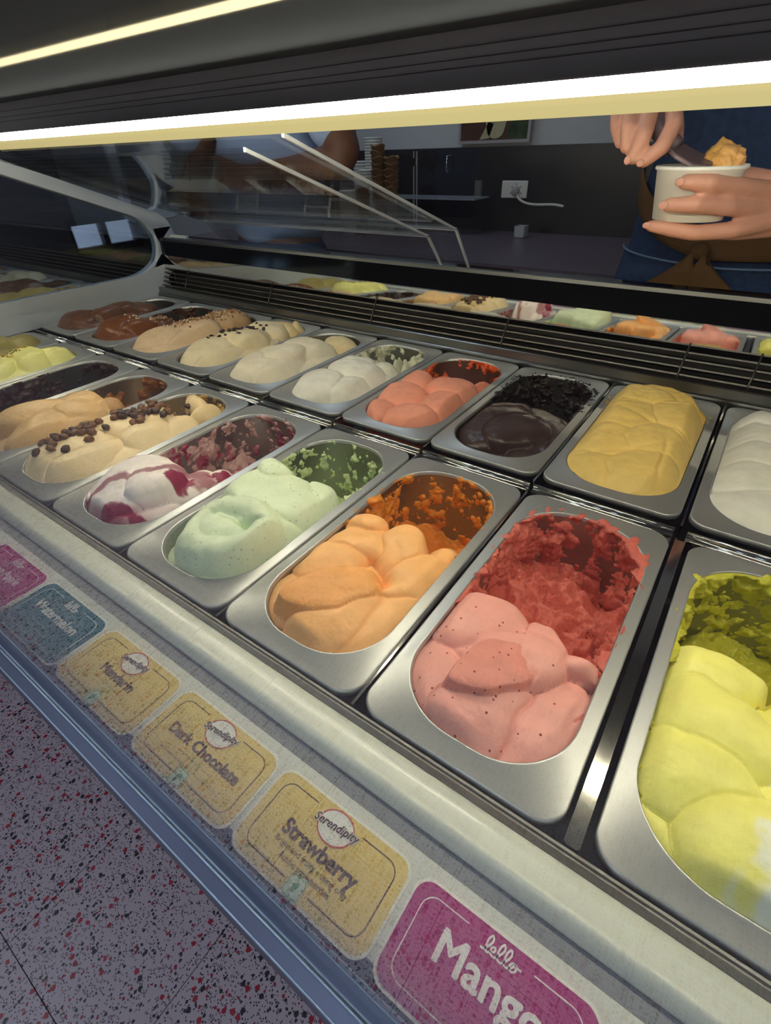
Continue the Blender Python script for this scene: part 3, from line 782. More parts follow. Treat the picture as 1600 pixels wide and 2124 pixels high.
pan('steel pan of caramel gelato beyond the raisin-topped one', pan_centre(-3, 1), 'front row pans')
gelato('tan caramel gelato with smooth folds, scooped out toward the back', -3, 1, [
    (0, -.07, .080, .105, 0, .002, .014), (.030, -.080, .046, .062, 20, .024, .028), (-.036, -.060, .042, .060, -10, .026, .026), (.028, -.012, .044, .040, 12, .026, .028), (-.02, .005, .05, .036, 0, .020, .028), (.02, .042, .036, .02, 0, .008, .03, 0, 0, 2, .5)],
    'g_caramel', 61, rough_z=-0.08, rough_amp=.03, skins=[dict(thr=.12, amp=.026, ymin=.03, freq=30)])
pan('nearly empty steel pan smeared with chocolate beside the caramel one', pan_centre(-4, 1), 'front row pans')
gelato('last dark chocolate scrapings left in a nearly empty pan', -4, 1, [(0, -.14, .05, .03, 0, -.06, .02)],
    'g_choc_scrap', 67, rough_z=-0.112, rough_amp=.020, rough_freq=36, skins=[dict(thr=.02, amp=.02, ymin=-.2, freq=34), dict(thr=.1, amp=.016, ymin=-.2, freq=70, tmax=.005)])
pan('steel pan of pale green pistachio gelato', pan_centre(-5, 1), 'front row pans')
pg = gelato('pale yellow-green pistachio gelato in rolled waves with nut crumbs', -5, 1, [
    (0, 0, .08, .15, 0, .004, .01), (.010, -.120, .060, .034, 0, .028, .03, 0, .2), (.008, -.060, .062, .036, 6, .034, .03, 0, .2), (.006, .002, .062, .036, -6, .038, .03, 0, .2), (.010, .060, .062, .036, 4, .042, .03, 0, .2), (.026, .112, .042, .034, 0, .034, .03)],
    'g_pistachio', 71, zedge=-.002, rough_z=-.03, rough_amp=.01)
pan('furthest steel pan of olive nut gelato in the front row', pan_centre(-6, 1), 'front row pans')
gelato('olive brown nut gelato in the furthest pan of the front row', -6, 1, [
    (0, 0, .08, .15, 0, .004, .01), (0, -.08, .06, .05, 10, .03, .03), (.01, -.01, .062, .045, -6, .035, .03), (-.01, .06, .06, .045, 4, .040, .03), (.02, .12, .05, .04, 0, .03, .03)],
    'g_nut', 73, zedge=-.002, rough_z=-.03, rough_amp=.01)

# --- rear row
pan('steel pan of pale white gelato at the right edge of the rear row', pan_centre(3, 2), 'rear row pans')
gelato('off-white gelato in smooth stacked folds at the right end of the rear row', 3, 2, [
    (0, 0, .085, .16, 0, .000, .01), (-.020, -.115, .056, .050, 10, .018, .024), (-.030, -.060, .052, .044, -8, .022, .024, 0, .1), (-.026, -.002, .054, .042, 6, .026, .024, 0, .1), (-.020, .052, .056, .042, -4, .028, .024, 0, .1), (-.024, .108, .050, .036, 0, .030, .026), (.044, -.08, .034, .07, 0, .014, .02), (.044, .04, .034, .08, 0, .018, .02)],
    'g_white', 81, zedge=-.003, heap=0.85, rough_z=-.04, rough_amp=.01)
pan('steel pan overflowing with yellow mango gelato', pan_centre(2, 2), 'rear row pans')
gelato('yellow mango gelato heaped over the pan rim in soft overlapping folds', 2, 2, [
    (0, 0, .088, .17, 0, .004, .01), (-.034, -.118, .048, .046, 10, .016, .018), (.022, -.112, .046, .056, -26, .027, .022, .1), (.054, -.100, .024, .066, 0, .014, .02), (-.036, -.056, .056, .044, -24, .031, .020, 0, .12), (.030, -.040, .056, .044, 22, .038, .020), (-.034, .012, .058, .046, 14, .042, .020, 0, .12),
    (.036, .040, .050, .052, -18, .046, .022), (-.028, .074, .060, .044, 6, .046, .022, 0, .10), (.000, .118, .060, .032, 0, .036, .022, 0, 0, 2, .3), (.040, .126, .040, .020, -8, .018, .024, 0, 0, 2, .8), (-.028, -.150, .028, .010, -8, .004, .01, 0, 0, 2, .7)],
    'g_mango', 83, zedge=-.001, heap=0.8, wob=.0012, carve=((-.01, -.085, .05, .004, 28, .005), (.02, -.01, .05, .004, -20, .005), (-.01, .045, .05, .004, 16, .005), (.045, -.10, .004, .05, 10, .005)), rough_z=-.004, rough_amp=.014, res=HI, skins=[dict(thr=.3, amp=.02, ymin=.08, freq=40, flange=.12, zmin=-.02)])
pan('steel pan of near-black chocolate gelato', pan_centre(1, 2), 'rear row pans')
gelato('near-black dark chocolate gelato, dug out behind with dark crumbs', 1, 2, [
    (0, -.075, .080, .10, 0, -.012, .012), (-.026, -.060, .050, .075, -6, .006, .020, 0, .05), (.010, -.062, .046, .060, -24, .010, .02, -.05), (.050, -.105, .036, .05, 0, -.008, .014), (.042, -.015, .034, .046, 10, -.004, .02), (-.02, -.005, .04, .03, 0, .004, .02)],
    'g_dark', 87, rough_z=-.090, rough_amp=.022, rough_freq=36, res=HI, skins=[dict(thr=.0, amp=.024, ymin=.02, freq=36, flange=.12), dict(thr=.0, amp=.02, ymin=.02, freq=80, tmax=.006, flange=.1)])
pan('steel pan of coral pink gelato beside the near-black one', pan_centre(0, 2), 'rear row pans')
gelato('coral pink gelato in plump pillows with an orange scraped hollow behind', 0, 2, [
    (0, -.06, .080, .11, 0, .0, .012), (-.044, -.125, .034, .036, 0, .014, .022), (.022, -.128, .046, .040, 12, .020, .026, .05), (-.034, -.068, .044, .040, -8, .022, .026), (.036, -.062, .040, .048, 10, .022, .026), (-.038, -.008, .040, .038, 0, .022, .026), (.030, .002, .046, .046, 8, .022, .026), (.000, .034, .024, .018, 0, .012, .024, 0, 0, 2, .6), (.056, .052, .018, .034, 0, .004, .02, 0, 0, 2, .3)],
    'g_coral', 89, rough_z=-.075, rough_amp=.022, skins=[dict(thr=.12, amp=.026, ymin=.045, freq=32, flange=.5)])
pan('steel pan of shredded white coconut gelato', pan_centre(-1, 2), 'rear row pans')
gelato('bright white coconut gelato with a rough crusty heap', -1, 2, [
    (0, -.06, .078, .10, 0, .0, .014), (-.012, -.105, .056, .050, 0, .034, .034), (.024, -.085, .044, .05, 20, .028, .03), (.012, -.030, .058, .044, -10, .038, .034), (-.016, .002, .05, .03, 0, .028, .03), (.04, .02, .032, .03, 0, .02, .03, 0, 0, 2, .3)],
    'g_coconut', 93, wob=.0018, zedge=-.003, rough_z=-.062, rough_amp=.05, rough_freq=34, skins=[dict(thr=.06, amp=.03, ymin=.03, freq=44, flange=.4)])
pan('steel pan of ivory white gelato left of the coconut one', pan_centre(-2, 2), 'rear row pans')
gelato('ivory white gelato with long smooth folds and a scooped cream end', -2, 2, [
    (0, -.05, .080, .12, 0, .002, .014), (-.010, -.100, .058, .060, 14, .036, .036), (.034, -.085, .036, .070, 6, .030, .034), (-.004, -.060, .044, .066, -14, .042, .03, .1), (.006, .010, .058, .050, 10, .038, .034), (-.036, .03, .03, .04, 0, .028, .03), (.020, .112, .044, .026, 0, .012, .03, 0, 0, 2, .7)],
    'g_white_cream', 97, zedge=-.003, rough_z=-.07, rough_amp=.03, skins=[dict(thr=.2, amp=.02, ymin=.06)])
pan('steel pan of cream gelato scattered with chocolate chips', pan_centre(-3, 2), 'rear row pans')
cg = gelato('cream gelato scattered with broken dark chocolate chips', -3, 2, [
    (0, -.04, .080, .13, 0, .002, .014), (-.004, -.095, .058, .066, 6, .034, .036), (.036, -.090, .034, .066, 0, .024, .03), (.002, -.005, .060, .055, -6, .042, .036), (.0, .07, .056, .044, 0, .032, .032), (.0, .116, .056, .03, 0, .02, .03, 0, 0, 2, .6), (.035, .135, .02, .014, 0, .026, .03, 0, 0, 2, .5)],
    'g_chip', 101, zedge=-.003, rough_z=-.06, rough_amp=.03, skins=[dict(thr=.1, amp=.02, ymin=.08, flange=.3)])
mat('chocolate_chip', (52, 32, 26), 0.4)
chip_me = loft('chocolate_chip', [[(.0040, .0012, -.0012), (.0016, .0036, -.0012), (-.0034, .0024, -.0012), (-.0038, -.002, -.0012), (.001, -.0034, -.0012)], [(.0032, .0012, .0014), (.0012, .003, .0014), (-.0028, .002, .0014), (-.003, -.0016, .0014), (.001, -.0028, .0014)]], True, True, False)
fix(chip_me); setmat(chip_me, 'chocolate_chip')
for i in range(46):
    t = rr.random(); x = -.03 + .03 * t + rr.gauss(0, .017); y = -.075 + .135 * t + rr.gauss(0, .012)
    if abs(x) > .055: continue
    s = rr.uniform(.6, 1.5)
    o = obj('chocolate_chip', chip_me, None, cg[0], (x, y, height_at(cg, x, y) + .001), (rr.uniform(-.5, .5), rr.uniform(-.5, .5), rr.uniform(0, 6.3)))
    o.scale = (s, s, s)
pan('steel pan of tan gelato under nut crumble', pan_centre(-4, 2), 'rear row pans')
tg = gelato('tan hazelnut gelato covered with chopped nut crumble', -4, 2, [
    (0, -.03, .080, .14, 0, .002, .014), (-.004, -.095, .060, .066, 6, .034, .036), (.03, -.05, .04, .08, 0, .028, .03), (.0, .0, .060, .06, -6, .038, .034), (.0, .09, .058, .06, 0, .032, .03, 0, 0, 2, .7)],
    'g_crumble', 103, zedge=-.003, rough_z=-.05, rough_amp=.03)
pan('steel pan of glossy chocolate gelato with nut sprinkles', pan_centre(-5, 2), 'rear row pans')
sg = gelato('glossy brown chocolate gelato with pale nut sprinkles', -5, 2, [
    (0, -.09, .076, .07, 0, .002, .012), (-.006, -.095, .056, .056, 0, .040, .036), (.02, -.07, .044, .05, 20, .034, .03), (.0, .0, .05, .05, 0, .010, .03, 0, 0, 2, .5)],
    'g_choc', 107, zedge=-.003, rough_z=-.06, rough_amp=.03, skins=[dict(thr=.02, amp=.024, ymin=.0)])
pan('steel pan of dark brown gelato next to the grey end panel', pan_centre(-6, 2), 'rear row pans')
gelato('dark brown chocolate gelato next to the grey end panel', -6, 2, [
    (0, -.03, .080, .13, 0, .002, .012), (-.004, -.105, .058, .05, 0, .034, .034), (.01, -.05, .056, .05, 16, .038, .034), (-.01, .01, .058, .05, -10, .034, .034), (.01, .06, .05, .04, 0, .02, .03)],
    'g_brown', 109, zedge=-.003, rough_z=-.06, rough_amp=.03, skins=[dict(thr=.05, amp=.02, ymin=.05)])

# crumbs too small to pick apart
def crumbs(g, n, path, sp, rgbs, size, name, seed):
    rnd = random.Random(seed); vs, fs, mi = [], [], []
    for i in range(n):
        t = rnd.random(); x = path[0][0] + (path[1][0] - path[0][0]) * t + rnd.gauss(0, sp); y = path[0][1] + (path[1][1] - path[0][1]) * t + rnd.gauss(0, sp * .7)
        if abs(x) > .056: continue
        z = height_at(g, x, y); s = size * rnd.uniform(.5, 1.4); b = len(vs)
        R = Matrix.Rotation(rnd.uniform(0, 6.3), 3, 'Z') @ Matrix.Rotation(rnd.uniform(-1, 1), 3, 'X')
        for c in ((1, .7, -.5), (-1, .8, -.5), (-.8, -.9, -.5), (1, -.7, -.5), (.1, .1, .8)):
            vs.append(tuple(R @ Vector(c) * s + Vector((x, y, z + s * .4))))
        fs += [(b, b + 1, b + 4), (b + 1, b + 2, b + 4), (b + 2, b + 3, b + 4), (b + 3, b, b + 4), (b + 3, b + 2, b + 1, b)]
        mi += [rnd.randrange(len(rgbs))] * 5
    me = mesh(name, vs, fs)
    me.materials.clear()
    for k, c in enumerate(rgbs): me.materials.append(mat(name + '_%d' % k, c, 0.5))
    me.polygons.foreach_set('material_index', mi)
    o = obj(name, me, None, g[0]); o['kind'] = 'stuff'
    return o
crumbs(tg, 520, ((-.02, -.05), (.0, .13)), .018, [(226, 206, 176), (150, 104, 62), (196, 158, 112), (120, 82, 54)], .0026, 'nut_crumble', 1)
crumbs(sg, 160, ((-.01, -.06), (.0, .05)), .020, [(222, 204, 176), (150, 110, 74)], .0024, 'nut_sprinkle', 2)
crumbs(pg, 260, ((-.016, -.13), (-.005, .08)), .012, [(176, 150, 62), (142, 118, 48), (196, 176, 92)], .0024, 'pistachio_crumble', 3)

# ================================================================== flavour cards
mat('card_white', (238, 238, 232), 0.5)
mat('card_yellow', (226, 200, 122), 0.5)
mat('card_magenta', (168, 44, 122), 0.45)
mat('card_teal', (44, 108, 128), 0.45)
mat('card_green', (150, 190, 150), 0.45)
mat('ink_purple', (74, 48, 66), 0.6)
mat('ink_white', (240, 236, 238), 0.6)
mat('ink_red', (206, 84, 84), 0.6)
mat('ink_green', (70, 140, 84), 0.6)
mat('badge_face', (206, 224, 206), 0.6)

def text_mesh(body, size, bold=0.0, shear=0.0, depth=0.00025, align='CENTER', space=1.0):
    c = bpy.data.curves.new('lettering', 'FONT'); c.body = body; c.size = size; c.align_x = align; c.align_y = 'CENTER'
    c.shear = shear; c.extrude = depth; c.resolution_u = 3; c.space_character = space
    o = bpy.data.objects.new('lettering', c); COL.objects.link(o)
    dg = bpy.context.evaluated_depsgraph_get()
    me = bpy.data.meshes.new_from_object(o.evaluated_get(dg))
    bpy.data.objects.remove(o); bpy.data.curves.remove(c)
    if bold:      # heavier strokes: the same glyphs again, nudged around
        bm = bmesh.new()
        for k in range(8):
            t = me.copy(); t.transform(Matrix.Translation((bold * math.cos(k * math.pi / 4), bold * math.sin(k * math.pi / 4), -0.000012 * (k + 1)))); bm.from_mesh(t); bpy.data.meshes.remove(t)
        bm.from_mesh(me); bm.to_mesh(me); bm.free()
    return me

def plate(name, hw, hl, r, z0, z1):
    return loft(name, [[(x, y, z0) for x, y in rrect(hw, hl, r, 8)], [(x, y, z1) for x, y in rrect(hw, hl, r, 8)]], True, True, False)

def border_line(hw, hl, r, w, z, gaps):
    """rounded frame line broken at the given x ranges on the top/bottom edges: gaps = [(top?, x0, x1)]"""
    a = resample(rrect(hw, hl, r, 10), 220)
    n = len(a); vs = []; fs = []
    for i, (x, y) in enumerate(a):
        x2, y2 = a[(i + 1) % n]; x0, y0 = a[i - 1]
        t = Vector((x2 - x0, y2 - y0)).normalized(); nn = Vector((-t.y, t.x)) * w / 2
        vs += [(x - nn.x, y - nn.y, z), (x + nn.x, y + nn.y, z), (x - nn.x, y - nn.y, z + .0002), (x + nn.x, y + nn.y, z + .0002)]
    for i in range(n):
        j = (i + 1) % n; x, y = a[i]
        if any((y > hl * .8 if top else y < -hl * .8) and g0 < x < g1 for top, g0, g1 in gaps): continue
        p, q = 4 * i, 4 * j
        fs += [(p, q, q + 1, p + 1), (p + 2, p + 3, q + 3, q + 2), (p, p + 2, q + 2, q), (p + 1, q + 1, q + 3, p + 3)]
    return mesh('frame_line', vs, fs)

def ellipse_ring(name, a, b, w, z0, z1, a0=0, a1=360, n=40):
    vs, fs = [], []
    for i in range(n + 1):
        t = math.radians(a0 + (a1 - a0) * i / n); c, s = math.cos(t), math.sin(t)
        for k in (0, w):
            vs += [((a - k) * c, (b - k) * s, z0), ((a - k) * c, (b - k) * s, z1)]
    for i in range(n):
        p, q = 4 * i, 4 * i + 4
        fs += [(p + 1, p + 3, q + 3, q + 1), (p, q, q + 2, p + 2), (p, p + 1, q + 1, q), (p + 2, q + 2, q + 3, p + 3)]
    return mesh(name, vs, fs)

def squiggle(name, x0, x1, y, h, z, rnd, w=0.0003):
    """fine print too small to read: short uneven strokes in a row"""
    vs, fs = [], []
    x = x0
    while x < x1:
        wd = rnd.uniform(.003, .008)
        xe = min(x + wd, x1); u = x
        while u < xe:
            hh = h * rnd.choice((.6, .6, .6, 1.0)); b = len(vs)
            vs += [(u, y, z), (u + w, y, z), (u + w, y + hh, z), (u, y + hh, z)]; fs.append((b, b + 1, b + 2, b + 3))
            b = len(vs); vs += [(u, y + h * .25, z), (u + .0008, y + h * .25, z), (u + .0008, y + h * .4, z), (u, y + h * .4, z)]; fs.append((b, b + 1, b + 2, b + 3))
            u += .0010
        x = xe + .0012
    return mesh(name, vs, fs)

def script_lello():
    pts = [(-.0135, .0005)]
    def l(x): return [(x + .0012, .0008), (x + .0042, .0058), (x + .0034, .0086), (x + .0018, .0060), (x + .0018, .0012), (x + .0032, .0001)]
    def e(x): return [(x + .0008, .0012), (x + .0030, .0026), (x + .0026, .0044), (x + .0010, .0034), (x + .0010, .0010), (x + .0028, .0001)]
    pts += l(-.0125) + e(-.0088) + l(-.0055) + l(-.0015) + [(.0042, .0014), (.0058, .0040), (.0040, .0036), (.0034, .0012), (.0052, .0001), (.0070, .0018), (.0060, .0040), (.0080, .0032), (.0096, .0034)]
    path = catmull([(x, y, 0) for x, y in pts], 5)
    w = .00055; vs = []; fs = []
    for i, p in enumerate(path):
        d = (path[min(i + 1, len(path) - 1)] - path[max(i - 1, 0)]); d = d.normalized() if d.length > 0 else Vector((1, 0, 0))
        n = Vector((-d.y, d.x, 0)) * w
        vs += [tuple(p - n), tuple(p + n)]
    for i in range(len(path) - 1): fs.append((2 * i, 2 * i + 1, 2 * i + 3, 2 * i + 2))
    return mesh('brand_script', vs, fs)

CW, CH = 0.0560, 0.0298
def card(x, kind, face, title, label, sub=(), tsize=.0125, badge=False, bold=.0004, seed=0):
    c = thing('flavour_card', label, 'flavour card', (x, -0.0940, Z0 - 0.0035), 0, 'flavour cards on the front board')
    ink = 'ink_purple' if kind == 'yellow' else 'ink_white'
    obj('backing', plate('backing', CW, CH, .011, 0, .0008), 'card_white', c)
    obj('face', plate('face', CW - .0018, CH - .0018, .0098, .0008, .0011), face, c)
    gaps = [(True, -.019, .019)] + ([(False, -.010, .010)] if badge else [])
    obj('frame_line', border_line(CW - .0085, CH - .0075, .0085, .0007, .00112, gaps), ink, c)
    obj('title', text_mesh(title, tsize, bold), ink, c, (0, -.0005 if kind == 'yellow' else .004, .00135))
    rnd = random.Random(seed)
    if kind == 'yellow':
        lg = obj('logo', loft('logo', [[(.0135 * math.cos(t), .0104 * math.sin(t), z) for t in np.linspace(0, 2 * math.pi, 32, endpoint=False)] for z in (0, .0004)], True, True, False), 'card_white', c, (0, .0165, .0011))
        obj('logo_ring', ellipse_ring('logo_ring', .0138, .0107, .0009, .0003, .0006), 'ink_red', lg)
        obj('logo_script_outline', text_mesh('Serendipity', .0074, .0006, .25), 'card_white', lg, (0, .0006, .0006), (0, 0, .10))
        obj('logo_script', text_mesh('Serendipity', .0074, .00014, .25), ink, lg, (0, .0006, .0010), (0, 0, .10))
    else:
        obj('brand_script', script_lello(), ink, c, (.003, .0165, .0014))
    y = -.0090
    for s in sub:
        if isinstance(s, str): obj('small_print', text_mesh(s, .0052, .0), ink, c, (0, y, .00125))
        else: obj('small_print', squiggle('small_print', s[0], s[1], y - .001, .0022, .0012, rnd), ink, c)
        y -= .0058
    if badge:
        b = obj('badge', plate('badge', .0062, .0062, .002, 0, .0003), 'badge_face', c, (0, -.0228, .0011))
        obj('badge_ring', border_line(.0056, .0056, .0018, .0005, .0003, []), 'ink_green', b)
        leaf = [(.0030 * math.sin(t) ** 1 * (1 - .3 * math.cos(t)) , .0040 * -math.cos(t), 0) for t in np.linspace(0, 2 * math.pi, 20, endpoint=False)]
        obj('leaf', mesh('leaf', [(x_ * .6 + y_ * .25, y_ * .8, .00045) for x_, y_, _ in leaf], [tuple(range(20))]), 'ink_green', b)
    return c
LX, LP = 0.3845, 0.1155
card(LX + LP, 'lello', 'card_magenta', 'Mango', 'magenta flavour card lettered Mango', tsize=.0235, bold=.0006, sub=[], seed=1)
card(LX, 'yellow', 'card_yellow', 'Strawberry', 'yellow flavour card lettered Strawberry', sub=['Bright and fruity - using only', 'Aussie strawberries'], badge=True, tsize=.0132, seed=2)
card(LX - LP, 'yellow', 'card_yellow', 'Dark Chocolate', 'yellow flavour card lettered Dark Chocolate', sub=[(-.018, .018), (-.032, .034)], badge=True, tsize=.0118, seed=3)
card(LX - 2 * LP, 'yellow', 'card_yellow', 'Mandarin', 'yellow flavour card lettered Mandarin', sub=[(-.020, .020)], badge=True, tsize=.0120, seed=4)
card(LX - 3 * LP, 'lello', 'card_teal', 'Watermelon', 'teal flavour card lettered Watermelon', sub=[(-.022, .022), (-.016, .016)], tsize=.0140, bold=.0003, seed=5)
card(LX - 4 * LP, 'lello', 'card_magenta', 'Green Apple', 'magenta flavour card lettered Green Apple at the left edge', sub=[(-.022, .022)], tsize=.0130, bold=.0003, seed=6)

# ================================================================== behind the counter
mat('splash_dark', (44, 40, 44), 0.35, var=0.2, vscale=6)
mat('counter_top', (104, 92, 104), 0.35, var=0.05, vscale=8)
mat('cabinet_dark', (50, 46, 50), 0.5)
mat('paper_white', (246, 244, 236), 0.55)
mat('cone_brown', (150, 112, 74), 0.7, bump=0.6, bscale=60)
mat('chrome', (210, 212, 214), 0.12, 1.0)
mat('socket_white', (222, 220, 214), 0.4)
mat('poster_frame', (176, 172, 178), 0.5)
mat('poster_brown', (88, 56, 44), 0.5, var=0.4, vscale=18)
mat('poster_green', (56, 74, 44), 0.5, var=0.5, vscale=30)
mat('poster_cream', (196, 188, 152), 0.5, var=0.1, vscale=20)
YB = 1.95
tr = obj('trim_1', boxes('splashback', [(-1.62, 1.6, YB, YB + .10, 0.062, 0.335)]), 'splash_dark', None, (0, 0, Z0)); tr['kind'] = 'structure'
bc = thing('back_counter', 'long dark back counter with mauve grey top along the rear wall', 'counter', (0, 0, 0))
obj('counter_top', boxes('counter_top', [(-1.62, 1.6, 1.33, YB - .002, Z0 + 0.040, Z0 + 0.062)]), 'counter_top', bc)
obj('counter_body', boxes('counter_body', [(-1.60, 1.58, 1.36, YB - .002, 0.0, Z0 + 0.0398)]), 'cabinet_dark', bc)
for i in range(6):
    x = -1.58 + i * .53
    d = obj('door', boxes('door', [(x, x + .515, 1.345, 1.3598, .10, Z0 + .03)]), 'cabinet_dark', bc)
    obj('handle', tube('handle', [(x + .46, 1.344, .70), (x + .46, 1.325, .70), (x + .46, 1.325, .82), (x + .46, 1.344, .82)], .004, 6), 'chrome', d)
# poster on the wall above the splashback
po = thing('poster', 'framed ice cream poster on the wall above the socket', 'poster', (-0.545, YB + .10, Z0 + .345))
obj('frame', boxes('frame', [(-.150, .150, -.018, 0, 0, .010), (-.150, .150, -.018, 0, .390, .400), (-.150, -.140, -.018, 0, .010, .390), (.140, .150, -.018, 0, .010, .390)]), 'poster_frame', po)
obj('print', boxes('print', [(-.140, .140, -.008, 0, .010, .390)]), 'poster_brown', po)
def blob(name, pts, y):
    return loft(name, [[(x, y, z) for x, z in pts], [(x, y - .0008, z) for x, z in pts]], True, True, False)
obj('printed_scoop', blob('printed_scoop', [(.005 + .042 * math.cos(t) * (1 + .06 * math.sin(5 * t)), .060 + .046 * math.sin(t)) for t in np.linspace(0, 2 * math.pi, 26, endpoint=False)], -.0082), 'poster_cream', po)
obj('printed_cone', blob('printed_cone', [(-.060, .012), (-.020, .016), (-.004, .060), (-.026, .066)], -.0082), 'poster_cream', po)
obj('printed_leaves', blob('printed_leaves', [(.056, .014), (.134, .012), (.138, .120), (.108, .140), (.088, .090), (.062, .070)], -.0082), 'poster_green', po)
# wall socket with dial and cable
so = thing('wall_socket', 'white wall plate with round dial and cable on the dark splashback', 'socket', (-0.396, YB, Z0 + .202))
o = obj('plate', boxes('plate', [(-.052, .052, -.008, 0, -.028, .028)]), 'socket_white', so); bevel(o, .003)
dm = lathe('dial', [(0.0, .016), (.012, .016), (.0145, .013), (.0155, 0)], 24)
o = obj('dial', dm, 'poster_frame', so, (.008, -.008, -.004), (math.pi / 2, 0, 0))
for a in range(5):
    t = math.radians(200 - a * 55)
    obj('tick', boxes('tick', [(-.0012, .0012, -.0004, 0, -.003, .003)]), 'splash_dark', so, (.008 + .021 * math.cos(t), -.0082, -.004 + .021 * math.sin(t)), (0, -t + math.pi / 2, 0))
obj('cable', tube('cable', catmull([(.015, -.016, -.014), (.030, -.02, -.030), (.060, -.02, -.042), (.10, -.015, -.046), (.16, -.01, -.045), (.20, -.008, -.05)], 5), .0045, 8), 'socket_white', so)
# clear cabinet with chrome handles
cc = thing('clear_cabinet', 'clear acrylic cabinet with two hinged doors on the back counter', 'cabinet', (0, 0, Z0 + .062))
cx0, cx1, cy0, cy1, ch = -0.93, -0.49, 1.80, 1.94, 0.268
obj('body', boxes('body', [(cx0, cx0 + .004, cy0 + .006, cy1, 0, ch), (cx1 - .004, cx1, cy0 + .006, cy1, 0, ch), (cx0 + .004, cx1 - .004, cy0 + .006, cy1, ch - .004, ch)]), 'acrylic', cc)
obj('shelf', boxes('shelf', [(cx0 + .005, cx1 - .005, cy0 + .012, cy1, .113, .117)]), 'acrylic_edge', cc)
for (a, b, hx, gx) in ((cx0, -.752, -.905, -.758), (-.748, cx1, -.600, -.744)):
    d = obj('door', boxes('door', [(a, b, cy0, cy0 + .004, 0.004, ch)]), 'acrylic', cc)
    obj('door_edge', boxes('door_edge', [(gx - .0012, gx + .0012, cy0 - .001, cy0 + .005, .004, ch)]), 'acrylic_edge', d)
    obj('handle', tube('handle', catmull([(hx, cy0, .205), (hx, cy0 - .020, .207), (hx, cy0 - .022, .225), (hx, cy0 - .022, .238), (hx, cy0 - .020, .250), (hx, cy0, .252)], 4), .0032, 8), 'chrome', d)
for z in (.235, .035):
    obj('hinge', boxes('hinge', [(-.757, -.745, cy0 - .006, cy0 - .0015, z - .012, z + .012)]), 'chrome', cc)
# nested paper cups
cup_me = lathe('paper_cup', [(.0, .002), (.026, .002), (.0265, 0.0), (.029, 0.0), (.0375, .078), (.0388, .0785), (.0392, .0805), (.0383, .082), (.0372, .081), (.0285, .004), (.0, .004)], 28)
setmat(cup_me, 'paper_white')
def cup_stack(x, y, n, dz, lab, s=1.0):
    for i in range(n):
        o = obj('paper_cup', cup_me, None, None, (x, y, Z0 + .062 + i * dz)); o.scale = (s, s, s)
        tag(o, lab, 'paper cup', 'nested paper cups on the back counter')
cup_stack(-1.020, 1.90, 25, .0098, 'white paper cup in the tallest nested stack')
cup_stack(-0.940, 1.74, 15, .0098, 'white paper cup in the middle-height nested stack beside the brown cones', .95)
cup_stack(-1.095, 1.90, 16, .0115, 'white paper cup in the short nested stack nearest the blue shirt', .8)
cup_stack(-0.965, 1.64, 9, .0098, 'white paper cup in the low nested stack in front of the tall one', .9)
# nested waffle cones
cone_me = lathe('waffle_cone', [(.004, 0), (.008, .0), (.026, .118), (.029, .120), (.0275, .1225), (.024, .119), (.0, .012)], 14)
for v in cone_me.vertices:
    if v.co.z > .1: v.co.z += .004 * math.sin(3 * math.atan2(v.co.y, v.co.x)); v.co.x *= 1.06
setmat(cone_me, 'cone_brown')
def cone_stack(x, y, n, lab, tl):
    for i in range(n):
        o = obj('waffle_cone', cone_me, None, None, (x + tl * i, y, Z0 + .062 + i * .019), (0, tl * 3, i * 1.3))
        tag(o, lab, 'waffle cone', 'nested waffle cones on the back counter')
cone_stack(-0.868, 1.72, 10, 'brown waffle cone in the taller nested stack', 0.0)
cone_stack(-0.812, 1.72, 8, 'brown waffle cone in the nested stack nearest the clear cabinet', .0009)
cone_stack(-0.905, 1.66, 3, 'brown waffle cone in the short nested stack', 0.0)
# little clear box on the counter
lb = obj('clear_box', loft('clear_box', [ring_ for ring_ in [[(x, y, z) for x, y in rrect(hw, hw, .006, 4)] for hw, z in ((.017, 0), (.02, .004), (.021, .038), (.019, .038), (.018, .006))]], True, True, False), 'acrylic_edge', None, (-0.30, 1.82, Z0 + .0625))
tag(lb, 'small square clear dish on the back counter below the socket', 'dish')

# ================================================================== people
mat('skin_light', (206, 150, 128), 0.5, sss=0.15, var=0.06, vscale=40, bump=0.15, bscale=300)
mat('skin_tan', (118, 78, 58), 0.5, var=0.06, vscale=40)
mat('nail', (206, 150, 132), 0.35)
mat('shirt_navy', (22, 36, 62), 0.8, bump=0.4, bscale=500)
mat('denim', (30, 50, 86), 0.85, bump=0.6, bscale=700, var=0.25, vscale=90)
mat('denim_seam', (92, 116, 150), 0.8)
mat('tie_brown', (92, 62, 26), 0.85, bump=0.4, bscale=500)
mat('trousers', (40, 44, 58), 0.85)
mat('shirt_blue', (172, 196, 240), 0.85, bump=0.3, bscale=400)
mat('jeans_blue', (72, 84, 120), 0.85)
mat('hair_dark', (40, 28, 22), 0.6)
mat('eye', (30, 26, 26), 0.2)

def capsule_chain(bm, pts):
    """pts: (x,y,z,r); tapered segments and joint balls, later fused into one skin"""
    for i, (x, y, z, r) in enumerate(pts):
        bmesh.ops.create_icosphere(bm, subdivisions=3 if r > .03 else 2, radius=r, matrix=Matrix.Translation((x, y, z)))
        if i:
            a = Vector(pts[i - 1][:3]); b = Vector((x, y, z)); d = b - a
            if d.length < 1e-5: continue
            q = d.to_track_quat('Z', 'Y').to_matrix().to_4x4()
            bmesh.ops.create_cone(bm, cap_ends=True, segments=20, radius1=pts[i - 1][3], radius2=r, depth=d.length, matrix=Matrix.Translation((a + b) / 2) @ q)

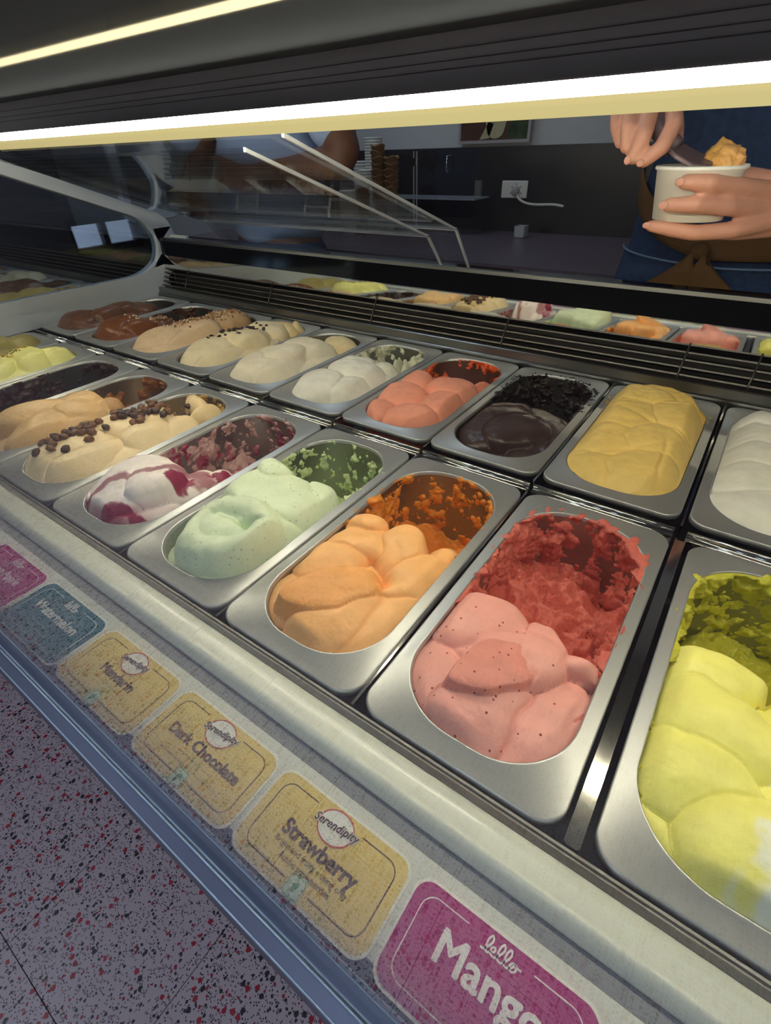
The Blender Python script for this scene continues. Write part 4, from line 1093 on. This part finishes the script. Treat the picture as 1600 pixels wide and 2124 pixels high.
def ellipsoid(bm, c, r, rot=None):
    m = Matrix.Translation(c) @ (rot.to_4x4() if rot else Matrix.Identity(4)) @ Matrix.Diagonal((r[0], r[1], r[2], 1))
    bmesh.ops.create_icosphere(bm, subdivisions=4, radius=1.0, matrix=m)

def fuse(name, build, voxel, smooth=6):
    bm = bmesh.new(); build(bm)
    me = bpy.data.meshes.new(name); bm.to_mesh(me); bm.free()
    o = bpy.data.objects.new(name, me); COL.objects.link(o)
    md = o.modifiers.new('r', 'REMESH'); md.mode = 'VOXEL'; md.voxel_size = voxel
    ms = o.modifiers.new('s', 'SMOOTH'); ms.iterations = smooth; ms.factor = 0.5
    dg = bpy.context.evaluated_depsgraph_get()
    out = bpy.data.meshes.new_from_object(o.evaluated_get(dg)); out.name = name
    bpy.data.objects.remove(o); bpy.data.meshes.remove(me)
    out.polygons.foreach_set('use_smooth', [True] * len(out.polygons))
    return out

# --- the server holding the cup
PX, PY = 0.43, 1.10
def hands_server(bm):
    Z = Z0
    # left hand (right in the picture): fingers wrap the cup from the right
    c = lambda l: capsule_chain(bm, [(x, y, z + Z, r) for x, y, z, r in l])
    c([(.475, .702, .2965, .0110), (.4430, .6460, .3040, .0100), (.4100, .6005, .3114, .0094), (.3860, .5935, .3126, .0082)])
    c([(.468, .692, .2800, .0110), (.4330, .6280, .2860, .0100), (.4030, .5975, .2904, .0096), (.3745, .5975, .2892, .0082)])
    c([(.480, .694, .2656, .0105), (.4455, .6440, .2605, .0098), (.4077, .6190, .2590, .0092), (.3833, .6130, .2622, .0086), (.3580, .6110, .2655, .0070)])
    c([(.485, .706, .2560, .0095), (.4500, .6720, .2545, .0086), (.4200, .6500, .2560, .0080), (.3980, .6400, .2600, .0066)])
    c([(.500, .745, .2900, .0130), (.4700, .7300, .3050, .0110), (.4380, .7150, .3120, .0098), (.4120, .7040, .3160, .0080)])
    ellipsoid(bm, (.497, .728, .279 + Z), (.030, .036, .027))
    c([(.485, .705, .292, .014), (.530, .775, .285, .019)]); c([(.488, .705, .264, .014), (.530, .775, .272, .019)])
    c([(.515, .755, .279, .024), (.555, .820, .272, .0255), (.620, .880, .270, .031), (.700, .960, .290, .040), (.705, .965, .292, .041), (.680, 1.02, .40, .046), (.615, PY, .52, .055)])
    # right hand (left in the picture): fingers curl down around the spatula handle
    c([(.268, .690, .392, .0098), (.2800, .6600, .3670, .0088), (.2905, .6530, .3500, .0074)])
    c([(.290, .678, .392, .0105), (.3010, .6330, .3640, .0094), (.3040, .6300, .3460, .0080)])
    c([(.313, .676, .392, .0108), (.3225, .6250, .3560, .0098), (.3160, .6230, .3350, .0082)])
    c([(.334, .690, .394, .0108), (.3490, .6440, .3650, .0100), (.3460, .6250, .3450, .0094), (.3300, .6230, .3320, .0080)])
    c([(.318, .740, .400, .0130), (.3400, .7060, .3640, .0105), (.3510, .6760, .3470, .0088)])
    ellipsoid(bm, (.292, .722, .412 + Z), (.036, .034, .026))
    c([(.270, .700, .400, .013), (.262, .790, .452, .022)]); c([(.325, .702, .402, .014), (.262, .790, .452, .024)])
    c([(.280, .745, .425, .024), (.255, .802, .458, .0255), (.170, .860, .475, .031), (.060, .930, .480, .040), (.055, .935, .485, .041), (.15, 1.02, .53, .048), (.245, PY + .01, .545, .056)])

def body_server(bm):
    hands_server(bm)
    ellipsoid(bm, (PX, PY, 0.96), (.165, .110, .15)); ellipsoid(bm, (PX, PY, 1.12), (.140, .098, .16)); ellipsoid(bm, (PX, PY, 1.31), (.165, .108, .17))
    capsule_chain(bm, [(PX - .17, PY, 1.44, .055), (PX, PY, 1.45, .07), (PX + .17, PY, 1.44, .055)])
    capsule_chain(bm, [(PX, PY, 1.45, .06), (PX, PY - .01, 1.54, .052)])
    ellipsoid(bm, (PX, PY - .02, 1.635), (.074, .092, .112)); ellipsoid(bm, (PX, PY - .05, 1.585), (.052, .055, .05))
    capsule_chain(bm, [(PX, PY - .110, 1.645, .010), (PX, PY - .122, 1.618, .013)])
    capsule_chain(bm, [(PX - .02, PY - .098, 1.577, .008), (PX + .02, PY - .098, 1.577, .008)])
    for s in (-1, 1):
        ellipsoid(bm, (PX + s * .077, PY - .005, 1.63), (.012, .022, .032))
        capsule_chain(bm, [(PX + s * .085, PY, .92, .085), (PX + s * .09, PY, .50, .055), (PX + s * .09, PY + .01, .46, .053), (PX + s * .09, PY + .02, .09, .038), (PX + s * .095, PY - .13, .035, .032)])
        ellipsoid(bm, (PX + s * .092, PY - .03, .04), (.042, .11, .035))
sv = thing('person', 'server in navy top and denim apron with brown tie, scooping gelato into a cup', 'person', (0, 0, 0))
obj('body', fuse('body', body_server, 0.0026), 'skin_light', sv)
for (x, y, z, rx, rz_) in ((.3815, .5862, .3130, .0052, .0044), (.3700, .5902, .2895, .0052, .0044), (.3540, .6050, .2662, .0048, .0036), (.3120, .6155, .3330, .0040, .0046), (.3275, .6158, .3300, .0044, .0040)):
    bm = bmesh.new(); ellipsoid(bm, (0, 0, 0), (rx, .0016, rz_)); me = bpy.data.meshes.new('fingernail'); bm.to_mesh(me); bm.free()
    me.polygons.foreach_set('use_smooth', [True] * len(me.polygons))
    obj('fingernail', me, 'nail', sv, (x, y, z + Z0))
def hair(bm):
    ellipsoid(bm, (PX, PY + .005, 1.665), (.083, .098, .100)); ellipsoid(bm, (PX, PY + .05, 1.60), (.075, .06, .09))
obj('hair', fuse('hair', hair, .006), 'hair_dark', sv)
for s in (-1, 1):
    bm = bmesh.new(); ellipsoid(bm, (0, 0, 0), (.011, .008, .008)); me = bpy.data.meshes.new('eye'); bm.to_mesh(me); bm.free()
    obj('eye', me, 'eye', sv, (PX + s * .03, PY - .102, 1.640))
def shirt(bm):
    ellipsoid(bm, (PX, PY, 0.98), (.182, .124, .12)); ellipsoid(bm, (PX, PY, 1.12), (.158, .116, .17)); ellipsoid(bm, (PX, PY, 1.31), (.182, .124, .17))
    capsule_chain(bm, [(PX - .17, PY, 1.43, .068), (PX, PY, 1.43, .08), (PX + .17, PY, 1.43, .068)])
    capsule_chain(bm, [(PX - .185, PY + .01, 1.445, .070), (PX - .28, PY - .08, 1.43, .062)])
    capsule_chain(bm, [(PX + .185, PY, 1.42, .070), (PX + .25, PY - .08, 1.30, .062)])
obj('shirt', fuse('shirt', shirt, .006, 10), 'shirt_navy', sv)
def trousers(bm):
    ellipsoid(bm, (PX, PY, 0.93), (.178, .122, .13))
    for s in (-1, 1): capsule_chain(bm, [(PX + s * .085, PY, .90, .098), (PX + s * .09, PY, .50, .070), (PX + s * .09, PY + .02, .10, .055)])
obj('trousers', fuse('trousers', trousers, .008), 'trousers', sv)
# apron: a wrap over the front of the body
def torso_r(z):
    t = np.interp(z, [.45, .75, .95, 1.05, 1.15, 1.30, 1.40], [.205, .212, .208, .190, .176, .192, .18])
    u = np.interp(z, [.45, .75, .95, 1.05, 1.15, 1.30, 1.40], [.150, .150, .142, .136, .130, .138, .13])
    return t, u
def wrap(name, a0f, a1f, z0, z1, off, na=60, nz=50, wr=.004, seed=1):
    vs, fs = [], []
    for j in range(nz + 1):
        z = z0 + (z1 - z0) * j / nz
        rx, ry = torso_r(z); a0, a1 = a0f(z), a1f(z)
        for i in range(na + 1):
            a = math.radians(a0 + (a1 - a0) * i / na)
            d = off + wr * float(vnoise(np.array([a * 3.0]), z * 9, seed, seed)[0]) + wr * .5 * math.sin(a * 14 + z * 20)
            vs.append((PX + (rx + d) * math.cos(a), PY + (ry + d) * math.sin(a), z))
    n = na + 1
    for j in range(nz):
        for i in range(na):
            fs.append((j * n + i, j * n + i + 1, (j + 1) * n + i + 1, (j + 1) * n + i))
    return mesh(name, vs, fs, True)
o = obj('apron', wrap('apron', lambda z: 178 if z < 1.1 else 178 + (z - 1.1) * 240, lambda z: 362 if z < 1.1 else 362 - (z - 1.1) * 240, .48, 1.345, .006), 'denim', sv)
md = o.modifiers.new('thick', 'SOLIDIFY'); md.thickness = .003
o = obj('apron_pocket', wrap('apron_pocket', lambda z: 186, lambda z: 354, .72, 1.065, .012, wr=.004), 'denim', sv)
md = o.modifiers.new('thick', 'SOLIDIFY'); md.thickness = .003
def band_pt(a, z, off):
    rx, ry = torso_r(z); return (PX + (rx + off) * math.cos(math.radians(a)), PY + (ry + off) * math.sin(math.radians(a)), z)
obj('pocket_seam', tube('pocket_seam', [band_pt(186 + 168 * i / 50, 1.064 + .008 * abs(i - 25) / 25, .016) for i in range(51)], .0022, 6), 'denim_seam', sv)
def strap(name, a0, a1, za, zb, w):
    vs, fs = [], []; n = 40
    for i in range(n + 1):
        t = i / n; a = a0 + (a1 - a0) * t; z = za + (zb - za) * t - .010 * math.sin(math.pi * t)
        for k in range(5):
            zz = z - w / 2 + w * k / 4
            vs.append(band_pt(a, zz, .016 + .002 * math.sin(k * 2.2 + t * 9)))
    for i in range(n):
        for k in range(4): fs.append((i * 5 + k, i * 5 + 5 + k, i * 5 + 6 + k, i * 5 + 1 + k))
    return mesh(name, vs, fs, True)
for nm, a0, a1, za, zb in (('tie_band', 180, 258, 1.200, 1.098, ), ('tie_band', 258, 358, 1.098, 1.135)):
    o = obj(nm, strap(nm, a0, a1, za, zb, .046), 'tie_brown', sv); md = o.modifiers.new('thick', 'SOLIDIFY'); md.thickness = .003; md.offset = 1
kx, ky, kz = band_pt(258, 1.09, .026)
def knot(bm):
    ellipsoid(bm, (kx, ky - .004, kz), (.017, .014, .015))
obj('tie_knot', fuse('tie_knot', knot, .003), 'tie_brown', sv)
def bow_loop(s):
    vs, fs = [], []; n, m = 18, 12
    for i in range(n + 1):
        t = i / n
        w = .008 + .056 * math.sin(math.pi * min(1, t * 1.05) ** 1.3 * .62) ** 1.1
        cxn = s * (.012 + .036 * t); zc = -.004 - .092 * t
        for j in range(m):
            a = 2 * math.pi * j / m
            vs.append((kx + cxn + w * math.cos(a) * (.8 + .2 * math.sin(3 * a)), ky - .010 - .012 * math.sin(math.pi * t) + (.006 + .006 * t) * math.sin(a) + .002 * math.sin(5 * a + t * 4), kz + zc + .006 * math.cos(a) * s * -1))
    for i in range(n):
        for j in range(m):
            k = (j + 1) % m; fs.append((i * m + j, i * m + k, (i + 1) * m + k, (i + 1) * m + j))
    fs.append(tuple(range(m))[::-1]); fs.append(tuple(range(n * m, n * m + m)))
    me = mesh('bow_loop', vs, fs, True); fix(me); return me
for s in (-1, 1): obj('bow_loop', bow_loop(s), 'tie_brown', sv)
# --- cup, gelato in it, spatula
cu = thing('gelato_cup', 'white paper cup held in the server hand', 'cup', (.391, .6475, Z0 + .2705))
obj('cup_wall', lathe('cup_wall', [(.0, .003), (.0375, .003), (.038, 0), (.0400, 0), (.0480, .0515), (.0497, .0520), (.0505, .0540), (.0495, .0562), (.0478, .0555), (.0390, .004), (.0, .005)], 40), 'paper_white', cu)
gel_mat('g_cup', (236, 180, 110), (222, 166, 84))
bm = bmesh.new(); bmesh.ops.create_icosphere(bm, subdivisions=5, radius=1); me = bpy.data.meshes.new('scoop'); bm.to_mesh(me); bm.free()
co = np.array([v.co[:] for v in me.vertices]); nn = fbm(co[:, 0] * 3, co[:, 1] * 3, co[:, 2] * 3, 5, 4)
pk = np.exp(-((co[:, 0] + .35) ** 2 + co[:, 1] ** 2) * 20) * (co[:, 2] > 0) * .42
co = co * (1 + .20 * nn)[:, None]; co[:, 2] += pk
me.vertices.foreach_set('co', (co * np.array([.024, .024, .021])).astype(np.float32).ravel()); me.polygons.foreach_set('use_smooth', [True] * len(me.polygons)); me.update()
a = me.attributes.new('scraped', 'FLOAT', 'POINT'); a.data.foreach_set('value', np.clip(.5 - co[:, 0] * 1.5, 0, 1).astype(np.float32))
sc_ = obj('gelato_scoop', me, 'g_cup', None, (.409, .672, Z0 + .326)); tag(sc_, 'peaked orange gelato dollop in the held paper cup', 'gelato')
ga = lathe('gelato_fill', [(.0, .004), (.036, .004), (.043, .042), (.030, .046), (.0, .047)], 24); setmat(ga, 'g_cup'); obj('gelato_fill', ga, None, sc_, (.391 - .409, .6475 - .672, .2705 - .326 + .002))
mat('spatula_grey', (112, 96, 100), 0.35, 0.3)
sp = thing('spatula', 'dark gelato spatula in the server right hand, blade in the cup', 'spatula', (0, 0, Z0))
obj('handle', tube('handle', [(.300, .690, .400), (.335, .650, .360), (.358, .645, .343)], [.009, .0105, .011], 12), 'spatula_grey', sp)
bl = [(.340, .650, .358, .014), (.362, .646, .344, .020), (.384, .648, .3335, .022), (.402, .656, .3315, .018)]
vs, fs = [], []
for x, y, z, w in bl:
    for dz, dy in ((-.0110, -1), (-.0040, 1), (.0040, 1), (-.0050, -1)):
        vs.append((x - .25 * w * dy * 0, y + w * dy, z + dz))
for i in range(3):
    for k in range(4): fs.append((i * 4 + k, i * 4 + (k + 1) % 4, i * 4 + 4 + (k + 1) % 4, i * 4 + 4 + k))
fs += [(0, 1, 2, 3), (15, 14, 13, 12)]
me = mesh('blade', vs, fs); fix(me); bevel(obj('blade', me, 'spatula_grey', sp), .0015)

# --- second server in a blue shirt behind the acrylic covers
QX, QY = -0.86, 1.14
def body2(bm):
    ellipsoid(bm, (QX, QY, 0.98), (.165, .115, .15)); ellipsoid(bm, (QX, QY, 1.14), (.15, .105, .16)); ellipsoid(bm, (QX, QY, 1.34), (.175, .115, .18))
    capsule_chain(bm, [(QX - .19, QY, 1.47, .058), (QX, QY, 1.48, .07), (QX + .19, QY, 1.47, .058)])
    capsule_chain(bm, [(QX, QY, 1.48, .06), (QX, QY, 1.58, .055)])
    ellipsoid(bm, (QX, QY, 1.68), (.076, .094, .115)); capsule_chain(bm, [(QX, QY - .098, 1.68, .010), (QX, QY - .106, 1.655, .014)])
    for s in (-1, 1):
        ellipsoid(bm, (QX + s * .078, QY, 1.675), (.012, .022, .032))
        capsule_chain(bm, [(QX + s * .09, QY, .94, .09), (QX + s * .095, QY, .50, .058), (QX + s * .095, QY + .02, .10, .042), (QX + s * .10, QY - .12, .04, .034)])
        ellipsoid(bm, (QX + s * .097, QY - .03, .045), (.042, .11, .036))
    # near arm: elbow out to the right, forearm back across the body
    capsule_chain(bm, [(QX + .21, QY, 1.46, .055), (QX + .345, QY - .06, 1.25, .044), (QX + .340, QY - .075, 1.225, .042), (QX + .245, QY - .150, 1.205, .036), (QX + .13, QY - .185, 1.200, .027), (QX + .10, QY - .19, 1.200, .026)])
    ellipsoid(bm, (QX + .065, QY - .195, 1.198), (.042, .022, .034))
    for k, dz in enumerate((.022, .008, -.007, -.020)):
        capsule_chain(bm, [(QX + .045, QY - .20, 1.198 + dz, .0105), (QX + .010, QY - .206, 1.190 + dz, .0098), (QX - .012, QY - .196, 1.178 + dz, .0085)])
    capsule_chain(bm, [(QX + .075, QY - .205, 1.222, .012), (QX + .045, QY - .222, 1.238, .0105), (QX + .02, QY - .226, 1.240, .009)])
    capsule_chain(bm, [(QX - .21, QY, 1.46, .055), (QX - .30, QY - .03, 1.21, .043), (QX - .255, QY - .14, 1.14, .036), (QX - .17, QY - .20, 1.13, .027)])
    ellipsoid(bm, (QX - .135, QY - .215, 1.13), (.042, .022, .034))
    for k, dz in enumerate((.022, .008, -.007, -.020)):
        capsule_chain(bm, [(QX - .11, QY - .22, 1.13 + dz, .0105), (QX - .075, QY - .226, 1.125 + dz, .0098), (QX - .052, QY - .216, 1.118 + dz, .0085)])
    capsule_chain(bm, [(QX - .14, QY - .225, 1.155, .012), (QX - .11, QY - .242, 1.170, .0105), (QX - .085, QY - .246, 1.172, .009)])
p2 = thing('person', 'person in a loose light blue shirt behind the clear acrylic covers', 'person', (0, 0, 0))
obj('body', fuse('body', body2, .005), 'skin_tan', p2)
def hair2(bm): ellipsoid(bm, (QX, QY + .025, 1.71), (.085, .095, .10))
obj('hair', fuse('hair', hair2, .008), 'hair_dark', p2)
def shirt2(bm):
    ellipsoid(bm, (QX, QY, 1.12), (.185, .130, .13)); ellipsoid(bm, (QX, QY, 1.22), (.180, .128, .16)); ellipsoid(bm, (QX, QY, 1.36), (.195, .130, .17))
    capsule_chain(bm, [(QX - .19, QY, 1.46, .070), (QX, QY, 1.46, .08), (QX + .19, QY, 1.46, .070)])
    for s in (-1, 1): capsule_chain(bm, [(QX + s * .20, QY, 1.45, .074), (QX + s * .300, QY - .045, 1.31, .068)])
me = fuse('shirt', shirt2, .006, 10)
for v in me.vertices:      # loose hem
    if v.co.z < 1.10:
        k = (1.10 - v.co.z) / .11
        v.co.z = 1.10 - k * .105 - .012 * k * math.sin(3 * math.atan2(v.co.y - QY, v.co.x - QX))
        d = Vector((v.co.x - QX, v.co.y - QY)); s = 1 + .55 * min(1, k) ** 2
        if d.length < .3: v.co.x = QX + d.x * s; v.co.y = QY + d.y * s
obj('shirt', me, 'shirt_blue', p2)
def jeans2(bm):
    ellipsoid(bm, (QX, QY, 0.96), (.178, .126, .13))
    for s in (-1, 1): capsule_chain(bm, [(QX + s * .09, QY, .92, .102), (QX + s * .095, QY, .50, .074), (QX + s * .095, QY + .02, .10, .060)])
obj('jeans', fuse('jeans', jeans2, .008), 'jeans_blue', p2)

# ================================================================== the neighbouring case beyond the end panel
nb = thing('display_case', 'neighbouring gelato case seen through the end panel window', 'display case', (0, 0, Z0))
NX0, NX1 = -2.30, -1.075
def npart(name, me, m, **k): return obj(name, me, m, nb, **k)
npart('base_cabinet', boxes('base_cabinet', [(NX0, NX1, -0.118, 0.86, -Z0, -0.16)]), 'base_panel')
npart('cold_tub', boxes('cold_tub', [(NX0, NX1, -0.012, 0.80, -0.158, -0.140), (NX0, NX1, -0.012, -0.006, -0.14, -0.012), (NX0, NX1, 0.79, 0.80, -0.14, 0.0), (NX1 - .012, NX1, -0.006, 0.79, -0.14, -0.002)]), 'tub_steel')
npart('front_strip', extrude_x('front_strip', prof, NX0, NX1, smooth=True), 'white_plastic')
npart('rear_rail', boxes('rear_rail', [(NX0, NX1, 0.749, 0.768, -0.01, 0.028)]), 'rail_steel')
for i in range(5):
    z = 0.031 + 0.0108 * i; y = 0.772 + 0.0055 * i
    npart('slat', extrude_x('slat', [(y, z), (y + 0.0012, z + 0.0022), (y + 0.010, z + 0.0005), (y + 0.009, z - 0.0012)], NX0, NX1), 'vent_steel')
npart('rear_sill', boxes('rear_sill', [(NX0, NX1, 0.800, 0.860, -0.16, 0.15)]), 'black_glass')
npart('front_glass', boxes('front_glass', [(NX0, NX1, -0.1385, -0.1340, -0.02, 0.42)]), 'front_glass')
npart('canopy', boxes('canopy', [(NX0, NX1, -0.145, 0.300, 0.425, 0.450)]), 'canopy_glossy')
FO = round_poly([(1.00, 0.150), (1.235, 0.150), (1.250, 0.300), (1.215, 0.424), (1.00, 0.424)], [0.02, 0.05, 0.03, 0.02, 0.02])
FI = round_poly([(1.03, 0.185), (1.180, 0.185), (1.190, 0.300), (1.165, 0.400), (1.03, 0.400)], [0.03, 0.10, 0.05, 0.03, 0.03])
o = npart('side_frame', frame_panel('side_frame', FO, FI, -1.50, 0.03), 'frame_grey'); bevel(o, .004)
lb2 = thing('led_light_bar', 'dim light bar added to brighten the neighbouring case under its canopy', 'light', (0, 0, Z0))
emit_mat('led_fill', (1.0, 0.90, 0.66), 9.0)  # lamp added so the neighbouring case does not go too dark
obj('diffuser', extrude_x('diffuser', [(0.2858, 0.4240), (0.2800, 0.4240), (0.2768, 0.4200), (0.2772, 0.4160), (0.2858, 0.4140)], NX0 + .01, NX1 - .01), 'led_fill', lb2)
obj('housing', boxes('housing', [(NX0 + .01, NX1 - .01, .2860, .2900, .410, .4245)]), 'lip_cream', lb2)
src = {}
for t, X, Y, Z in GEL: src[t['label']] = t
def copy_gelato(frag, label, loc, material):
    s_ = [t for l, t in src.items() if frag in l][0]
    c = s_.copy(); COL.objects.link(c); c.location = loc; c['label'] = label
    for ch in s_.children:
        if ch.name.split('.')[0] in ('mass', 'residue'):
            d = ch.copy(); COL.objects.link(d); d.parent = c
            d.material_slots[0].link = 'OBJECT'; d.material_slots[0].material = MATS[material]
    return c
NB = [('caramel', 'g_mango', 'yellow', 'g_crumble', 'tan'), ('coconut', 'g_brown', 'brown', 'g_mango', 'amber'), ('ivory', 'g_crumble', 'biscuit', 'g_choc', 'cocoa'), ('pistachio', 'g_caramel', 'toffee', 'g_chip', 'vanilla'), ('coral', 'g_choc', 'chocolate', 'g_pistachio', 'green'), ('raisins', 'g_brown', 'umber', 'g_caramel', 'honey')]
places = ['next to', 'second from', 'third from', 'fourth from', 'fifth from', 'sixth from']
for i, (frag, m1, c1, m2, c2) in enumerate(NB):
    x = NX1 - .016 - P * (i + .5)
    for row, mm, cc_ in ((1, m1, c1), (2, m2, c2)):
        lo = (x, 0.180 if row == 1 else 0.566, Z0 + (0 if row == 1 else .007))
        rn = 'front' if row == 1 else 'rear'
        pan('steel pan in the neighbouring case, %s row, %s the end panel' % (rn, places[i]), lo, 'pans of the neighbouring case')
        copy_gelato(frag, '%s gelato in the neighbouring case, %s row, %s the end panel' % (cc_, rn, places[i]), lo, mm)['group'] = 'gelato of the neighbouring case'
